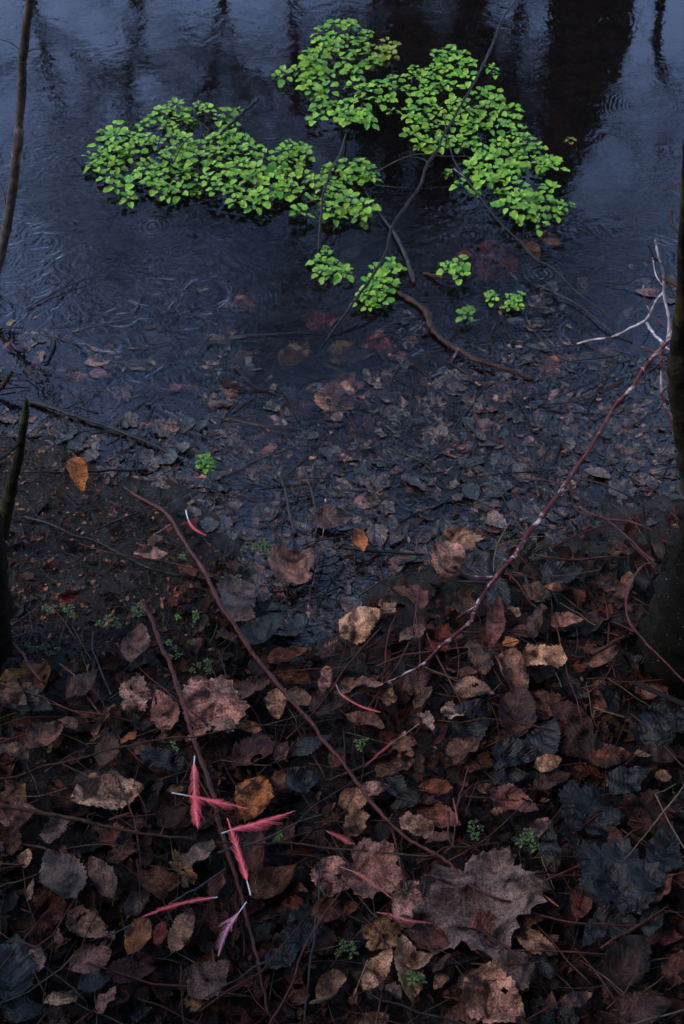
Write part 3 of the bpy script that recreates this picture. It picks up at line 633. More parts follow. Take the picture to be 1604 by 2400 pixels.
fibres('litter_stems', 480, reg_bank, (.02, .12), (.0004, .0012), (.014, .034), M_BROWN, 'thin dry leaf stalks and stems strewn through the leaf litter', 33)
fibres('fine_water_twigs', 330, reg_shal, (.03, .14), (.0004, .0012), (.0005, .009), M_DARK, 'fine dark twigs tangled at the surface of the shallow water', 35, base=0.0, tiltz=.05)
fibres('fine_red_twigs', 130, reg_bank, (.06, .22), (.0006, .0015), (.022, .042), M_RED, 'fine red-brown twigs tangled over the leaf litter', 36)
fibres('dry_grass', 60, reg_bank, (.03, .12), (.0004, .0009), (.018, .034), M_STRAW, 'thin pale grass stems scattered over the leaf litter', 34)

# ------------------------------------------------------------------ twigs and sticks
def stick(name, pts, t0, t1, h, m, label, cat='twig', group=None, side=(), water=False, knob=.28, n=9, k=6, parent=None, prof=None):
    """pts photo pixels, t0..t1 thickness in photo pixels, h heights above ground or water (list, or one number)"""
    hs = h if isinstance(h, (list, tuple)) else [h]*len(pts)
    if len(hs) != len(pts): hs = list(np.interp(np.linspace(0, 1, len(pts)), np.linspace(0, 1, len(hs)), hs))
    P = [atg(x, y, hh, water=water) for (x, y), hh in zip(pts, hs)]
    C = smooth(P, k); rad = []; sd_ = pts[0][0]*.37+pts[0][1]*.11
    for i, c_ in enumerate(C):
        f = i/(len(C)-1); t = np.interp(f, np.linspace(0, 1, len(prof)), prof) if prof else t0+(t1-t0)*f
        kn = 1+knob*noise.noise(Vector((i*.55+sd_, 0, 0)))+(.30 if (i % 9 == 4 and 6 < t < 22) else 0)
        rad.append(t*(.78 if t < 18 else .95)/2*mpp(c_)*kn)
        j = noise.noise_vector(Vector((i*.5+sd_, 3, 1)))*min(.0014, t*.00014)
        if t < 20: j += noise.noise_vector(Vector((i*.17+sd_, 8, 1)))*Vector((.0022, .0022, .001))*min(1, i/6, (len(C)-1-i)/6)
        C[i] = c_+j
    mb = MB(); mb.tube(C, rad, n, rough=.25); me = mb.mesh(name, m)
    base = C[0]
    for v in me.vertices: v.co -= base
    o = link(name, me, parent)
    if parent is None: o.location = base
    else: o.matrix_parent_inverse = Matrix.Identity(4); o.location = base-parent.location
    if parent is None: tag(o, label, cat, group); LABELS.add(label)
    for s in side:
        stick('side_twig', s[0], s[1], s[2], s[3], s[4] if len(s) > 4 else m, None, parent=o, water=water, n=6)
    return o
TG = 'fallen twigs lying over the bank'
stick('slender_sapling', [(74, -40), (72, 0), (56, 118), (49, 245), (38, 378), (26, 476), (10, 563), (-8, 640), (-30, 760)], 22, 24, [.62, .58, .48, .38, .29, .21, .14, .08, .0], M_SAPLING,
      'slender upright brown sapling stem along the upper left edge', 'stem', water=True, side=[([(14, 480), (6, 440), (-14, 400)], 5, 3, [.19, .21, .23], M_GREYT), ([(50, 118), (24, 100), (0, 92)], 3, 2, [.48, .49, .5], M_GREYT)], knob=.12)
stick('arching_stick', [(1230, -50), (1208, 0), (1180, 46), (1155, 102), (1122, 174), (1093, 225), (1068, 271), (1042, 312), (1027, 348), (1001, 389), (981, 440), (950, 486), (920, 532), (902, 600), (868, 656), (833, 702), (802, 748), (747, 822)],
      10, 9, [.22, .21, .20, .18, .17, .16, .15, .14, .13, .12, .10, .09, .08, .06, .045, .03, .015, -.01], M_DARK, 'long dark stick arching over the green plants from the top edge', 'stick', water=True,
      prof=[7, 7, 7, 8, 9, 9, 8, 7], side=[([(1068, 271), (1090, 260), (1118, 240)], 4, 2, [.14, .15, .16]), ([(1005, 385), (990, 372), (960, 368)], 3, 2, [.12, .11, .1])])
stick('broken_stick', [(606, 232), (590, 246), (557, 276), (540, 292), (517, 312), (483, 342), (470, 352)], 10, 9, [.055, .05, .04, .035, .03, .014, -.01], M_DARK, 'short dark broken stick poking out of the left green mat', 'stick', water=True)
stick('thin_shoot', [(440, 325), (425, 345), (410, 372), (397, 398)], 5, 3, [.03, .035, .03, .02], M_DARK, 'thin dark stem curving through the left green mat', 'stem', water=True)
stick('arched_shoot', [(812, 310), (798, 358), (780, 390), (772, 409), (758, 460), (754, 486), (750, 540), (747, 600)], 5, 8, [.01, .05, .06, .06, .05, .04, .02, -.01], M_DARK, 'dark arched stem between the two middle green patches', 'stem', water=True)
stick('trailing_twig', [(1040, 260), (1043, 276), (1047, 317), (1063, 368), (1088, 414), (1129, 465), (1168, 517), (1211, 558), (1252, 600), (1303, 636), (1354, 687), (1416, 733), (1482, 805)], 4, 5, [.05, .06, .06, .06, .05, .05, .045, .04, .035, .03, .03, .02, .0], M_DARK,
      'thin dark twig trailing from the right green plants to the right shallows', water=True, side=[([(1063, 395), (1088, 414)], 3, 5, [.07, .05], M_WHITE)])
stick('floating_twig', [(1262, 668), (1300, 686), (1354, 712), (1400, 750), (1440, 782)], 5, 4, .006, M_GREYT, 'thin grey twig floating parallel to the trailing dark twig', water=True)
stick('thin_branch', [(884, 403), (925, 380), (971, 363), (1010, 362), (1047, 366), (1100, 366)], 5, 2, [.01, .03, .04, .04, .04, .03], M_GREYT, 'thin twig reaching right under the arching stick at the plants', water=True)
stick('thin_branch', [(880, 434), (940, 440), (996, 441), (1073, 436)], 4, 2, [.01, .02, .02, .01], M_DARK, 'thin level dark twig crossing open water left of the right plants', water=True)
stick('waterlogged_stick', [(858, 450), (894, 506), (925, 547), (950, 600), (972, 662)], 5, 13, [.0, .004, .006, .006, .004], M_GREYT, 'grey waterlogged stick widening towards its cut end', 'stick', water=True)
stick('knobbly_branch', [(900, 672), (930, 684), (955, 697), (985, 716), (1003, 738), (1012, 770), (1035, 795), (1073, 820), (1109, 840), (1160, 856), (1206, 871), (1250, 889)], 12, 14, [.0, .004, .005, .006, .006, .005, .006, .008, .010, .010, .008, .002], M_BROWN,
      'knobbly brown branch lying in the shallows right of centre', 'branch', water=True, knob=.75, prof=[9, 13, 14, 19, 15, 14, 15, 13, 9], side=[([(1075, 818), (1064, 838), (1054, 852)], 7, 5, [.01, .012, .012], M_LICHEN), ([(1010, 765), (990, 785)], 6, 4, [.006, .004])])
stick('stick_stub', [(992, 640), (1014, 645), (1040, 651)], 7, 14, [.0, .006, .012], M_BROWN, 'short brown stub with a cut end left of the small green rosette', 'stick', water=True)
stick('lichen_branch', [(1625, 655), (1604, 702), (1579, 764), (1564, 799), (1533, 835), (1508, 866), (1482, 907), (1441, 953), (1411, 1004), (1375, 1065), (1339, 1117), (1283, 1196), (1237, 1251), (1211, 1297), (1170, 1343), (1145, 1379), (1114, 1425), (1104, 1456), (1078, 1481), (1037, 1512), (996, 1553), (955, 1576), (920, 1594), (843, 1621)],
      14, 5, [.34, .31, .28, .26, .24, .22, .20, .17, .155, .14, .125, .11, .10, .09, .08, .07, .06, .055, .05, .045, .04, .035, .03, .022], M_LICHEN, 'long red branch blotched with pale lichen sweeping down from the right', 'branch', prof=[15, 14, 13, 13, 12, 14, 15, 12, 12, 10, 8, 5],
      side=[([(1112, 1424), (1093, 1434), (1071, 1449)], 7, 4, [.06, .06, .055]), ([(1160, 1352), (1125, 1352), (1088, 1345)], 7, 3, [.075, .07, .06]), ([(1508, 866), (1500, 860), (1492, 868)], 6, 5, [.22, .22, .215])])
WH = stick('white_twig', [(1352, 806), (1390, 795), (1441, 787), (1477, 769), (1518, 746), (1533, 713), (1554, 687)], 5, 8, [.16, .17, .19, .20, .22, .25, .28], M_WHITE, 'chalk-white lichen twig pointing left from the right edge shrub')
stick('white_sapling', [(1536, 560), (1544, 600), (1556, 651), (1559, 702), (1569, 753), (1562, 805)], 6, 8, [.40, .38, .34, .31, .28, .25], M_WHITE, 'upright white lichen stem near the right edge', 'stem',
      side=[([(1556, 650), (1580, 665), (1612, 682)], 12, 12, [.34, .34, .34], M_BROWN), ([(1548, 612), (1530, 600), (1520, 575)], 7, 5, [.37, .38, .39], M_OLIVE), ([(1556, 672), (1536, 640), (1530, 600)], 4, 3, [.33, .34, .35])])
stick('white_twig', [(1516, 757), (1528, 776), (1544, 794), (1569, 820)], 8, 7, [.22, .22, .23, .24], M_WHITE, 'stubby white lichen twig beside the upright white stem')
stick('red_shoot', [(1551, 800), (1551, 845), (1554, 927), (1574, 989), (1612, 1045)], 6, 8, [.24, .21, .17, .14, .11], M_LICHEN, 'red hanging stem dropping beside the olive trunk at right', 'stem')
stick('leaning_tree', [(1612, 330), (1610, 450), (1606, 560), (1606, 700), (1600, 800), (1598, 880), (1608, 960), (1624, 1040), (1640, 1130), (1665, 1230)], 60, 80, [.75, .68, .6, .48, .38, .32, .26, .18, .09, -.01], M_OLIVE, 'mossy olive-brown trunk cut by the right edge', 'tree trunk', prof=[22, 26, 32, 44, 58, 66, 72, 80, 86, 90], n=18, knob=.12)
stick('red_twig', [(1604, 422), (1575, 438), (1556, 446)], 4, 4, [.25, .25, .25], M_LICHEN, 'short reddish twig entering from the right edge')
stick('long_twig', [(288, 1138), (329, 1168), (389, 1203), (437, 1277), (483, 1348), (508, 1405), (549, 1466), (590, 1527), (631, 1579), (687, 1645), (733, 1696), (769, 1747), (810, 1795), (848, 1846), (884, 1897), (920, 1933), (961, 1969), (1007, 1994), (1048, 2020), (1078, 2051), (1109, 2079), (1160, 2102), (1211, 2122), (1262, 2143), (1314, 2158), (1390, 2167), (1482, 2168), (1533, 2153), (1572, 2133)],
      12, 4, [.002, .02, .035, .05, .06, .06, .06, .06, .06, .055, .055, .05, .05, .05, .05, .048, .046, .045, .045, .045, .045, .045, .04, .04, .04, .04, .036, .036, .036], M_RED, 'longest red-brown twig running from the left shore to the lower right', 'twig', TG,
      prof=[8, 11, 13, 14, 13, 12, 11, 10, 10, 9, 8, 6, 5, 3], side=[([(1109, 2079), (1119, 2112), (1140, 2153), (1162, 2196)], 6, 3, [.045, .045, .042, .035]), ([(1048, 2018), (1080, 2003), (1112, 1985), (1170, 1975)], 5, 3, [.045, .05, .05, .045]), ([(920, 1933), (915, 1920), (921, 1908)], 6, 4, [.048, .052, .056])])
stick('thick_twig', [(332, 1408), (340, 1425), (355, 1446), (370, 1497), (396, 1548), (411, 1594), (432, 1650), (442, 1696), (457, 1742), (478, 1800), (498, 1856), (508, 1912), (524, 1969), (544, 2025), (558, 2076), (573, 2127), (588, 2189), (604, 2245), (614, 2306), (628, 2375)],
      15, 9, [.065, .065, .062, .06, .058, .055, .052, .05, .048, .046, .044, .042, .040, .04, .038, .038, .036, .036, .034, .032], M_RED, 'thick straight red-brown twig under the crossed pink feathers', 'twig', TG, prof=[13, 14, 13, 15, 14, 14, 16, 14, 12, 11, 10],
      side=[([(558, 2076), (552, 2120), (570, 2180), (572, 2240)], 6, 4, [.034, .03, .028, .026])])
stick('slanting_twig', [(-30, 1833), (0, 1828), (51, 1818), (92, 1800), (179, 1780), (256, 1757), (327, 1742), (404, 1727), (460, 1727), (542, 1709), (614, 1699), (687, 1681), (744, 1660), (804, 1640), (880, 1610)], 8, 3, [.05]*4+[.055, .055, .06, .066, .068, .06, .055, .06, .05, .045, .04], M_BROWN,
      'thin brown twig rising from the left edge across both red-brown twigs', 'twig', TG, side=[([(600, 1700), (700, 1697), (804, 1682)], 3, 2, [.055, .05, .045])])
stick('brown_twig', [(-40, 1880), (0, 1887), (77, 1902), (153, 1915), (230, 1930), (307, 1948), (384, 1958), (462, 1967)], 15, 7, [.05]*8, M_BROWN, 'smooth brown twig entering from the left below the spotted leaf', 'twig', TG, side=[([(214, 1927), (205, 1912), (225, 1905)], 5, 3, [.055, .06, .06])])
stick('level_twig', [(508, 1975), (580, 1977), (657, 1976), (730, 1982), (804, 1988), (904, 1998), (1007, 2006), (1042, 1990), (1109, 1983), (1160, 1950), (1230, 1880)], 7, 4, [.055, .055, .052, .05, .05, .052, .055, .055, .05, .05, .045], M_BROWN, 'nearly level thin twig right of the crossed pink feathers', 'twig', TG, side=[([(657, 1976), (700, 1955), (770, 1945)], 4, 2, [.05, .05, .045])])
stick('slanting_twig', [(512, 1998), (560, 1984), (616, 1969), (692, 1933), (761, 1908)], 9, 5, [.06, .06, .06, .055, .05], M_GREYT, 'grey twig ending just right of the thick twig over the feather', 'twig', TG, side=[([(692, 1933), (740, 1888), (810, 1842), (880, 1805), (960, 1785)], 5, 2, [.055, .05, .045, .04, .04])])
stick('slanting_twig', [(455, 1955), (490, 1925), (524, 1892), (590, 1831), (622, 1800), (668, 1772)], 4, 5, [.05, .055, .06, .055, .045, .04], M_DARK, 'dark thin twig crossing behind the upright pink feather', 'twig', TG)
stick('slanting_twig', [(397, 2119), (430, 2099), (462, 2081), (529, 2038)], 6, 8, [.035, .04, .042, .045], M_GREYT, 'short grey twig above the long red feather', 'twig', TG)
stick('slanting_twig', [(210, 2206), (270, 2186), (300, 2175), (335, 2158)], 4, 8, [.02, .03, .035, .04], M_GREYT, 'short grey twig left of the orange and yellow leaf', 'twig', TG)
stick('upright_twig', [(751, 2022), (748, 2075), (744, 2127), (737, 2180), (733, 2235), (722, 2300), (713, 2395)], 5, 7, [.04]*7, M_GREYT, 'speckled grey twig running down near the bottom middle', 'twig', TG)
stick('slanting_twig', [(862, 1965), (835, 2015), (804, 2086), (770, 2130), (744, 2168), (703, 2245), (682, 2311), (632, 2400)], 5, 8, [.055, .055, .052, .05, .05, .048, .046, .044], M_RED, 'reddish twig crossing the speckled grey twig near the bottom', 'twig', TG)
stick('slanting_twig', [(470, 2344), (520, 2318), (554, 2296), (590, 2272), (628, 2253)], 4, 7, [.035, .04, .04, .045, .045], M_GREYT, 'pale grey twig at the foot of the thick red-brown twig', 'twig', TG)
stick('slanting_twig', [(102, 2265), (153, 2301), (182, 2330), (204, 2358), (190, 2402)], 7, 6, [.03, .035, .035, .03, .03], M_DARK, 'dark bent twig in the lower left corner', 'twig', TG)
stick('sunken_branch', [(70, 940), (120, 955), (179, 976), (246, 999), (332, 1030), (380, 1052), (427, 1080)], 14, 9, [.004, .007, .006, .006, .006, .006, .004], M_DARK, 'dark sodden branch floating off the left shore', 'branch', water=True, side=[([(330, 1030), (350, 1015), (352, 1000)], 5, 3, [.006, .008, .01])])
stick('level_branch', [(40, 1108), (110, 1106), (180, 1106), (260, 1104), (345, 1102)], 4, 10, [.006, .006, .006, .006, .004], M_DARK, 'dark twig lying along the left waterline beyond the upright orange leaf', water=True)
stick('sodden_stalk', [(380, 1200), (440, 1168), (512, 1132), (604, 1080), (706, 1045)], 24, 8, [-.002]*5, M_REED, 'wide sodden stalk lying slantwise in the central shallows', 'stalk', water=True)
stick('upright_stick', [(655, 1112), (668, 1150), (680, 1200), (692, 1252)], 7, 11, [.03, .022, .012, .004], M_GREYT, 'grey stick standing at the water edge left of its fellow', 'stick', water=True)
stick('upright_stick', [(714, 1096), (722, 1125), (735, 1170), (742, 1205)], 7, 10, [.03, .022, .012, .004], M_GREYT, 'grey stick standing at the water edge, second from left', 'stick', water=True)
stick('shore_stick', [(292, 1142), (330, 1170), (362, 1186), (388, 1205)], 11, 11, [.012, .01, .008, .01], M_DARK, 'dark stick end poking into the water on the left shore', 'stick')
stick('shore_twig', [(60, 1212), (110, 1228), (179, 1256), (230, 1272), (281, 1297), (330, 1322), (358, 1333), (425, 1350)], 8, 11, [.012, .014, .016, .014, .012, .012, .01, .01], M_DARK, 'dark twig slanting across the bare mud on the left', side=[([(189, 1256), (246, 1231), (327, 1200)], 5, 6, [.015, .02, .025])])
stick('red_stick', [(20, 1497), (40, 1520), (61, 1543), (80, 1575), (104, 1602)], 8, 8, [.04, .04, .038, .035, .03], M_RED, 'short red stick near the left edge above the leaf litter', 'stick', TG)
stick('bare_twig', [(220, 1480), (218, 1520), (232, 1560), (250, 1605), (262, 1630)], 4, 7, [.03, .03, .03, .028, .025], M_GREYT, 'small forked grey twig on the mud left of the green creepers', 'twig', TG, side=[([(222, 1550), (215, 1572), (200, 1585)], 4, 2, [.03, .028, .02])])
stick('curved_twig', [(1400, 1205), (1411, 1210), (1467, 1256), (1500, 1290), (1530, 1316), (1503, 1328), (1482, 1369), (1467, 1415), (1477, 1461), (1508, 1502), (1539, 1532), (1612, 1605)], 5, 7, [.10, .10, .11, .12, .12, .12, .11, .10, .10, .10, .10, .10], M_RED, 'thin looping twig in front of the mossy trunk at right', prof=[4, 5, 6, 7, 8, 7, 7, 6])
stick('mossy_shoot', [(1506, 1180), (1510, 1220), (1518, 1261), (1530, 1295), (1546, 1320)], 8, 14, [.10, .09, .08, .06, .04], M_OLIVE, 'green mossy stem above the loop of the thin twig', 'stem')
stick('crossing_twig', [(1562, 1468), (1535, 1505), (1503, 1556)], 5, 4, [.10, .09, .06], M_RED, 'short twig crossing the looping twig at right')
stick('brown_stick', [(1462, 1495), (1428, 1512), (1388, 1534)], 9, 14, [.05, .05, .045], M_BROWN, 'stout brown stick left of the mossy trunk foot', 'stick', TG)
stick('level_stick', [(800, 1281), (860, 1290), (930, 1296), (993, 1300)], 9, 8, [.012, .014, .014, .012], M_DARK, 'dark straight stick lying level along the middle water edge', 'stick')
stick('thin_stick', [(920, 1346), (880, 1370), (840, 1398)], 5, 6, [.03, .028, .02], M_GREYT, 'thin pale stick slanting above the cupped beige leaf')
stick('thin_stick', [(900, 1490), (879, 1507), (840, 1530), (800, 1553)], 5, 7, [.035]*4, M_DARK, 'thin dark stick slanting below the cupped beige leaf', 'twig', TG)
stick('fine_shoot', [(764, 1170), (760, 1230), (750, 1290), (739, 1348), (728, 1385), (722, 1428)], 4, 3, [.05, .045, .04, .035, .03, .02], M_LICHEN, 'fine pale stem hanging over the inlet', 'stem')
stick('forked_twig', [(631, 1580), (680, 1573), (718, 1568), (770, 1566), (830, 1560)], 5, 3, [.05, .05, .045, .04, .035], M_RED, 'thin reddish twig branching right along the dark rust leaf', 'twig', TG)
stick('forked_twig', [(1100, 1796), (1085, 1840), (1073, 1877), (1066, 1930), (1062, 1980), (1040, 2000)], 6, 5, [.045, .045, .045, .045, .045, .04], M_RED, 'forked upright twig above the biggest lobed leaf', 'twig', TG, side=[([(1073, 1877), (1110, 1840), (1165, 1825)], 4, 2, [.045, .05, .05])])
stick('bottom_twig', [(866, 2330), (904, 2347), (950, 2362), (986, 2373), (1040, 2385), (1093, 2402)], 9, 7, [.035]*6, M_DARK, 'dark pale-tipped twig along the bottom edge', 'twig', TG)
stick('bottom_stick', [(1000, 2262), (1050, 2262), (1100, 2252), (1168, 2238)], 13, 8, [.03]*4, M_DARK, 'thick dark stick behind the folded tan leaf', 'stick', TG)
stick('short_twig', [(1182, 1345), (1232, 1350)], 4, 4, [.09, .09], M_LICHEN, 'tiny pale twig right of the long red branch')
stick('thin_twig', [(1231, 1350), (1240, 1375), (1247, 1400)], 8, 5, [.04, .036, .03], M_GREYT, 'stubby grey twig below the slate leaves at the water edge')
stick('thin_twig', [(1116, 914), (1112, 950), (1120, 985), (1134, 1010), (1180, 1040), (1230, 1080), (1260, 1105)], 4, 4, [.04, .04, .03, .03, .02, .01, .0], M_RED, 'thin reddish twig curving over the shallows left of the red branch', water=True, side=[([(1134, 1008), (1090, 1008), (1055, 1012)], 3, 3, [.03, .02, .01], M_GREYT)])
stick('thin_twig', [(1330, 1118), (1390, 1128), (1450, 1150), (1500, 1180)], 4, 5, [.02, .03, .03, .02], M_DARK, 'thin dark twig right of the red branch over the shallows', water=True)
stick('thin_twig', [(1229, 1122), (1290, 1128), (1330, 1145), (1380, 1180)], 7, 6, [.01, .02, .02, .01], M_BROWN, 'brown twig crossing under the red branch at the shore', water=True)
stick('dark_twig', [(1075, 1510), (1110, 1495), (1180, 1480), (1250, 1475)], 4, 4, [.03]*4, M_RED, 'thin red twig left of the looping twig in the litter', 'twig', TG)
stick('amber_twig', [(1200, 1218), (1180, 1250), (1162, 1290), (1158, 1340)], 5, 4, [.10, .10, .09, .08], M_STRAW, 'amber dry stem leaning against the long red branch', 'stem')
stick('submerged_stick', [(540, 785), (536, 820), (528, 850)], 9, 12, [-.003]*3, M_BROWN, 'short brown stick under water left of centre', 'stick', water=True)
stick('floating_stick', [(128, 798), (124, 820), (112, 845), (100, 850)], 8, 5, [.003]*4, M_DARK, 'small black stick afloat near the left edge', 'stick', water=True)
stick('leaning_stick', [(28, 870), (10, 900), (-12, 925)], 13, 16, [.05, .03, .01], M_OLIVE, 'greyish stick end slanting in at the left edge', 'stick')
stick('dark_sapling', [(62, 935), (58, 985), (45, 1060), (30, 1130), (14, 1200), (-6, 1290)], 22, 34, [.32, .28, .22, .16, .09, .0], M_OLIVE, 'dark upright stem standing on the left shore', 'stem', prof=[12, 20, 24, 28, 34, 40], n=12, side=[([(50, 1035), (25, 1058), (-10, 1085)], 10, 8, [.24, .24, .24])])
for pts, t, hh, mm, lab in (
    ([(1620, 600), (1596, 560), (1580, 530), (1572, 492)], 5, [.40, .42, .44, .46], M_LICHEN, 'thin red twig rising at the right edge above the white stem'),
    ([(1608, 720), (1585, 700), (1560, 640), (1548, 560), (1542, 520)], 4, [.33, .34, .37, .41, .43], M_GREYT, 'grey twig running up behind the upright white stem'),
    ([(1500, 812), (1530, 822), (1566, 842), (1612, 850)], 5, [.21, .22, .23, .23], M_LICHEN, 'red twig crossing under the stubby white twig at right'),
    ([(1575, 770), (1552, 760), (1530, 740), (1512, 700), (1508, 668)], 5, [.27, .27, .27, .28, .29], M_LICHEN, 'red twig curving up left of the upright white stem'),
    ([(1606, 1010), (1580, 960), (1570, 900), (1556, 850)], 5, [.15, .18, .20, .22], M_RED, 'dark red twig hanging beside the red shoot at the right edge'),
    ([(1600, 640), (1560, 622), (1522, 605), (1500, 600)], 4, [.37, .37, .37, .37], M_GREYT, 'short grey twig crossing the top of the upright white stem')):
    stick('shrub_twig', pts, t, t*.7, hh, mm, lab, 'twig', 'thin shrub twigs at the right edge')
# mossy trunks
stick('mossy_tree', [(1790, 700), (1740, 950), (1690, 1180), (1645, 1350), (1622, 1450), (1606, 1530), (1596, 1590)], 150, 250, [.95, .68, .42, .24, .14, .04, -.05], M_MOSSY, 'dark mossy tree trunk with yellow flecks at the right edge', 'tree trunk', prof=[150, 150, 155, 165, 195, 240, 300], n=26, knob=.10, k=7)
stick('mossy_tree', [(-75, 900), (-60, 1150), (-45, 1300), (-35, 1420), (-40, 1520), (-45, 1580)], 120, 120, [.7, .4, .25, .12, .02, -.04], M_MOSSY, 'yellow-flecked mossy trunk just showing at the left edge', 'tree trunk', prof=[110, 115, 120, 128, 135, 120], n=22, knob=.08)
# straw and grass
GR = 'pale straw stalks'
stick('straw_stalk', [(1610, 1835), (1560, 1895), (1518, 1948), (1475, 2000), (1441, 2045)], 6, 3, [.08, .07, .06, .05, .04], M_STRAW, 'long straw stalk slanting down the right side', 'straw', GR, n=6)
stick('straw_stalk', [(1536, 1861), (1556, 1902), (1578, 1944), (1606, 1992)], 5, 4, [.06, .065, .065, .06], M_STRAW, 'straw stalk leaning right over the long straw stalk', 'straw', GR, side=[([(1536, 1861), (1560, 1850), (1585, 1838)], 4, 3, [.06, .06, .06])], n=6)
stick('straw_stalk', [(1480, 2402), (1530, 2388), (1606, 2366)], 5, 5, [.04]*3, M_STRAW, 'straw stalk in the very bottom right corner', 'straw', GR, n=6)
stick('straw_stalk', [(1392, 1658), (1420, 1668), (1464, 1681)], 4, 6, [.04]*3, M_STRAW, 'short amber straw right of the purple brown leaves', 'straw', GR, n=6)
stick('straw_stalk', [(170, 1468), (190, 1502), (213, 1546)], 3, 3, [.02]*3, M_STRAW, 'thin straw on the mud left of the upright pinkish leaf', 'straw', GR, n=6)
stick('straw_stalk', [(40, 1866), (90, 1866), (160, 1846)], 4, 3, [.05]*3, M_STRAW, 'thin straw above the smooth brown twig at left', 'straw', GR, n=6)
stick('straw_stalk', [(0, 2024), (50, 2026)], 4, 3, [.04]*2, M_STRAW, 'short level straw at the lower left edge', 'straw', GR, n=6)
stick('straw_stalk', [(1320, 1985), (1300, 2010), (1250, 2062)], 3, 3, [.04]*3, M_RED, 'thin dark straw right of the biggest lobed leaf', 'straw', GR, n=6)
M_GREENSTEM = bark_material('green_stem', (.05, .09, .015), (.09, .14, .03), (.03, .03, .01), .3, .5, 60)
for pts, lab in (([(400, 1966), (404, 2000), (413, 2030)], 'short green grass blade below the smooth brown twig'),
                 ([(382, 1437), (384, 1460), (379, 1484)], 'short upright grass blade right of the thick twig'),
                 ([(510, 1463), (500, 1490), (492, 1508)], 'grass blade left of the long twig on the mud'),
                 ([(545, 1480), (530, 1500), (512, 1512)], 'grass blade touching the long twig on the mud'),
                 ([(355, 2028), (400, 2036), (450, 2046)], 'thin grass blade lying over the dark gap at lower left')):
    stick('grass_blade', pts, 3, 2, [.02, .03, .03], M_GREENSTEM, lab, 'grass', 'single grass blades', n=5)

# ------------------------------------------------------------------ green water plants
m, nt, b = mat('water_plant_leaf'); n = N(nt); g = n('ShaderNodeNewGeometry'); oi = n('ShaderNodeObjectInfo')
rv = g.outputs['Random Per Island']
c = n.mix(rv, (.038, .150, .009), (.155, .280, .016))
c = n.mix(n.ramp(rv, [(.93, 0.0), (.97, .7)]), c, (.09, .10, .02))
c = n.mix(1.0, c, oi.outputs['Color'], 'MULTIPLY')
c = n.mix(n.ramp(n.noise(g.outputs['Position'], 240, 3, .4), [(.40, 0.0), (.70, .55)]), c, (.04, .10, .01))
nt.links.new(c, b.inputs['Base Color']); b.inputs['Roughness'].default_value = .42
nt.links.new(n.bump(n.noise(g.outputs['Position'], 260, 3), .0015, .8), b.inputs['Normal'])
b.inputs['Specular IOR Level'].default_value = .25
M_GREEN = m
def green_leaf(mb, org, a, L, Wd, lift, q, pt=0.0):
    """cupped little leaf"""
    d = Vector((math.cos(a), math.sin(a), 0)); s = Vector((-d.y, d.x, 0)); up = Vector((0, 0, 1))
    roll = q.uniform(-.35, .35); s = (s*math.cos(roll)+up*math.sin(roll)); b0 = len(mb.v); nu, nv = 7, 4; cup = q.uniform(.1, .5); droop = q.uniform(.0, .9)
    for i in range(nu+1):
        u = i/nu; w = math.sin(math.pi*min(1, (.05+.93*u))**.85)**(.52+pt*.5)*Wd*.5
        if i == 0: w = Wd*.05
        wob = 1+.10*math.sin(i*2.3+a*7)
        for j in range(nv+1):
            v = -1+2*j/nv
            z = lift*L*u-droop*L*u*u*.45+cup*abs(v)**1.5*w+.05*L*math.sin(u*9+v*3+a)
            mb.v.append(org+d*(L*u)+s*(v*w*wob)+up*z); mb.uv.append((u, abs(v)))
    for i in range(nu):
        for j in range(nv): k = b0+i*(nv+1)+j; mb.f.append((k, k+1, k+nv+2, k+nv+1))
def rosette_mesh(seed, pointed=0.0, size=.0146):
    q = random.Random(seed); mb = MB(); nl = q.randint(7, 11); a = q.uniform(0, 6.28)
    for k in range(nl):
        f = k/(nl-1); a += 2.4+q.uniform(-.25, .25); rr = .002+.0165*f**.8; L = size*(.55+.55*f)*q.uniform(.85, 1.15)
        org = Vector((math.cos(a)*rr*.6, math.sin(a)*rr*.6, .012*(1-f)+q.uniform(-.002, .002)))
        green_leaf(mb, org, a, L, L*q.uniform(.72, .95)*(1-.25*pointed), .35*(1-f)+.02, q, pointed)
    return mb.mesh('rosette', M_GREEN)
ROS = [rosette_mesh(100+i, .0 if i < 8 else .7) for i in range(12)]
def inside(x, y, poly):
    c_ = False; j = len(poly)-1
    for i in range(len(poly)):
        if (poly[i][1] > y) != (poly[j][1] > y) and x < (poly[j][0]-poly[i][0])*(y-poly[i][1])/(poly[j][1]-poly[i][1])+poly[i][0]: c_ = not c_
        j = i
    return c_
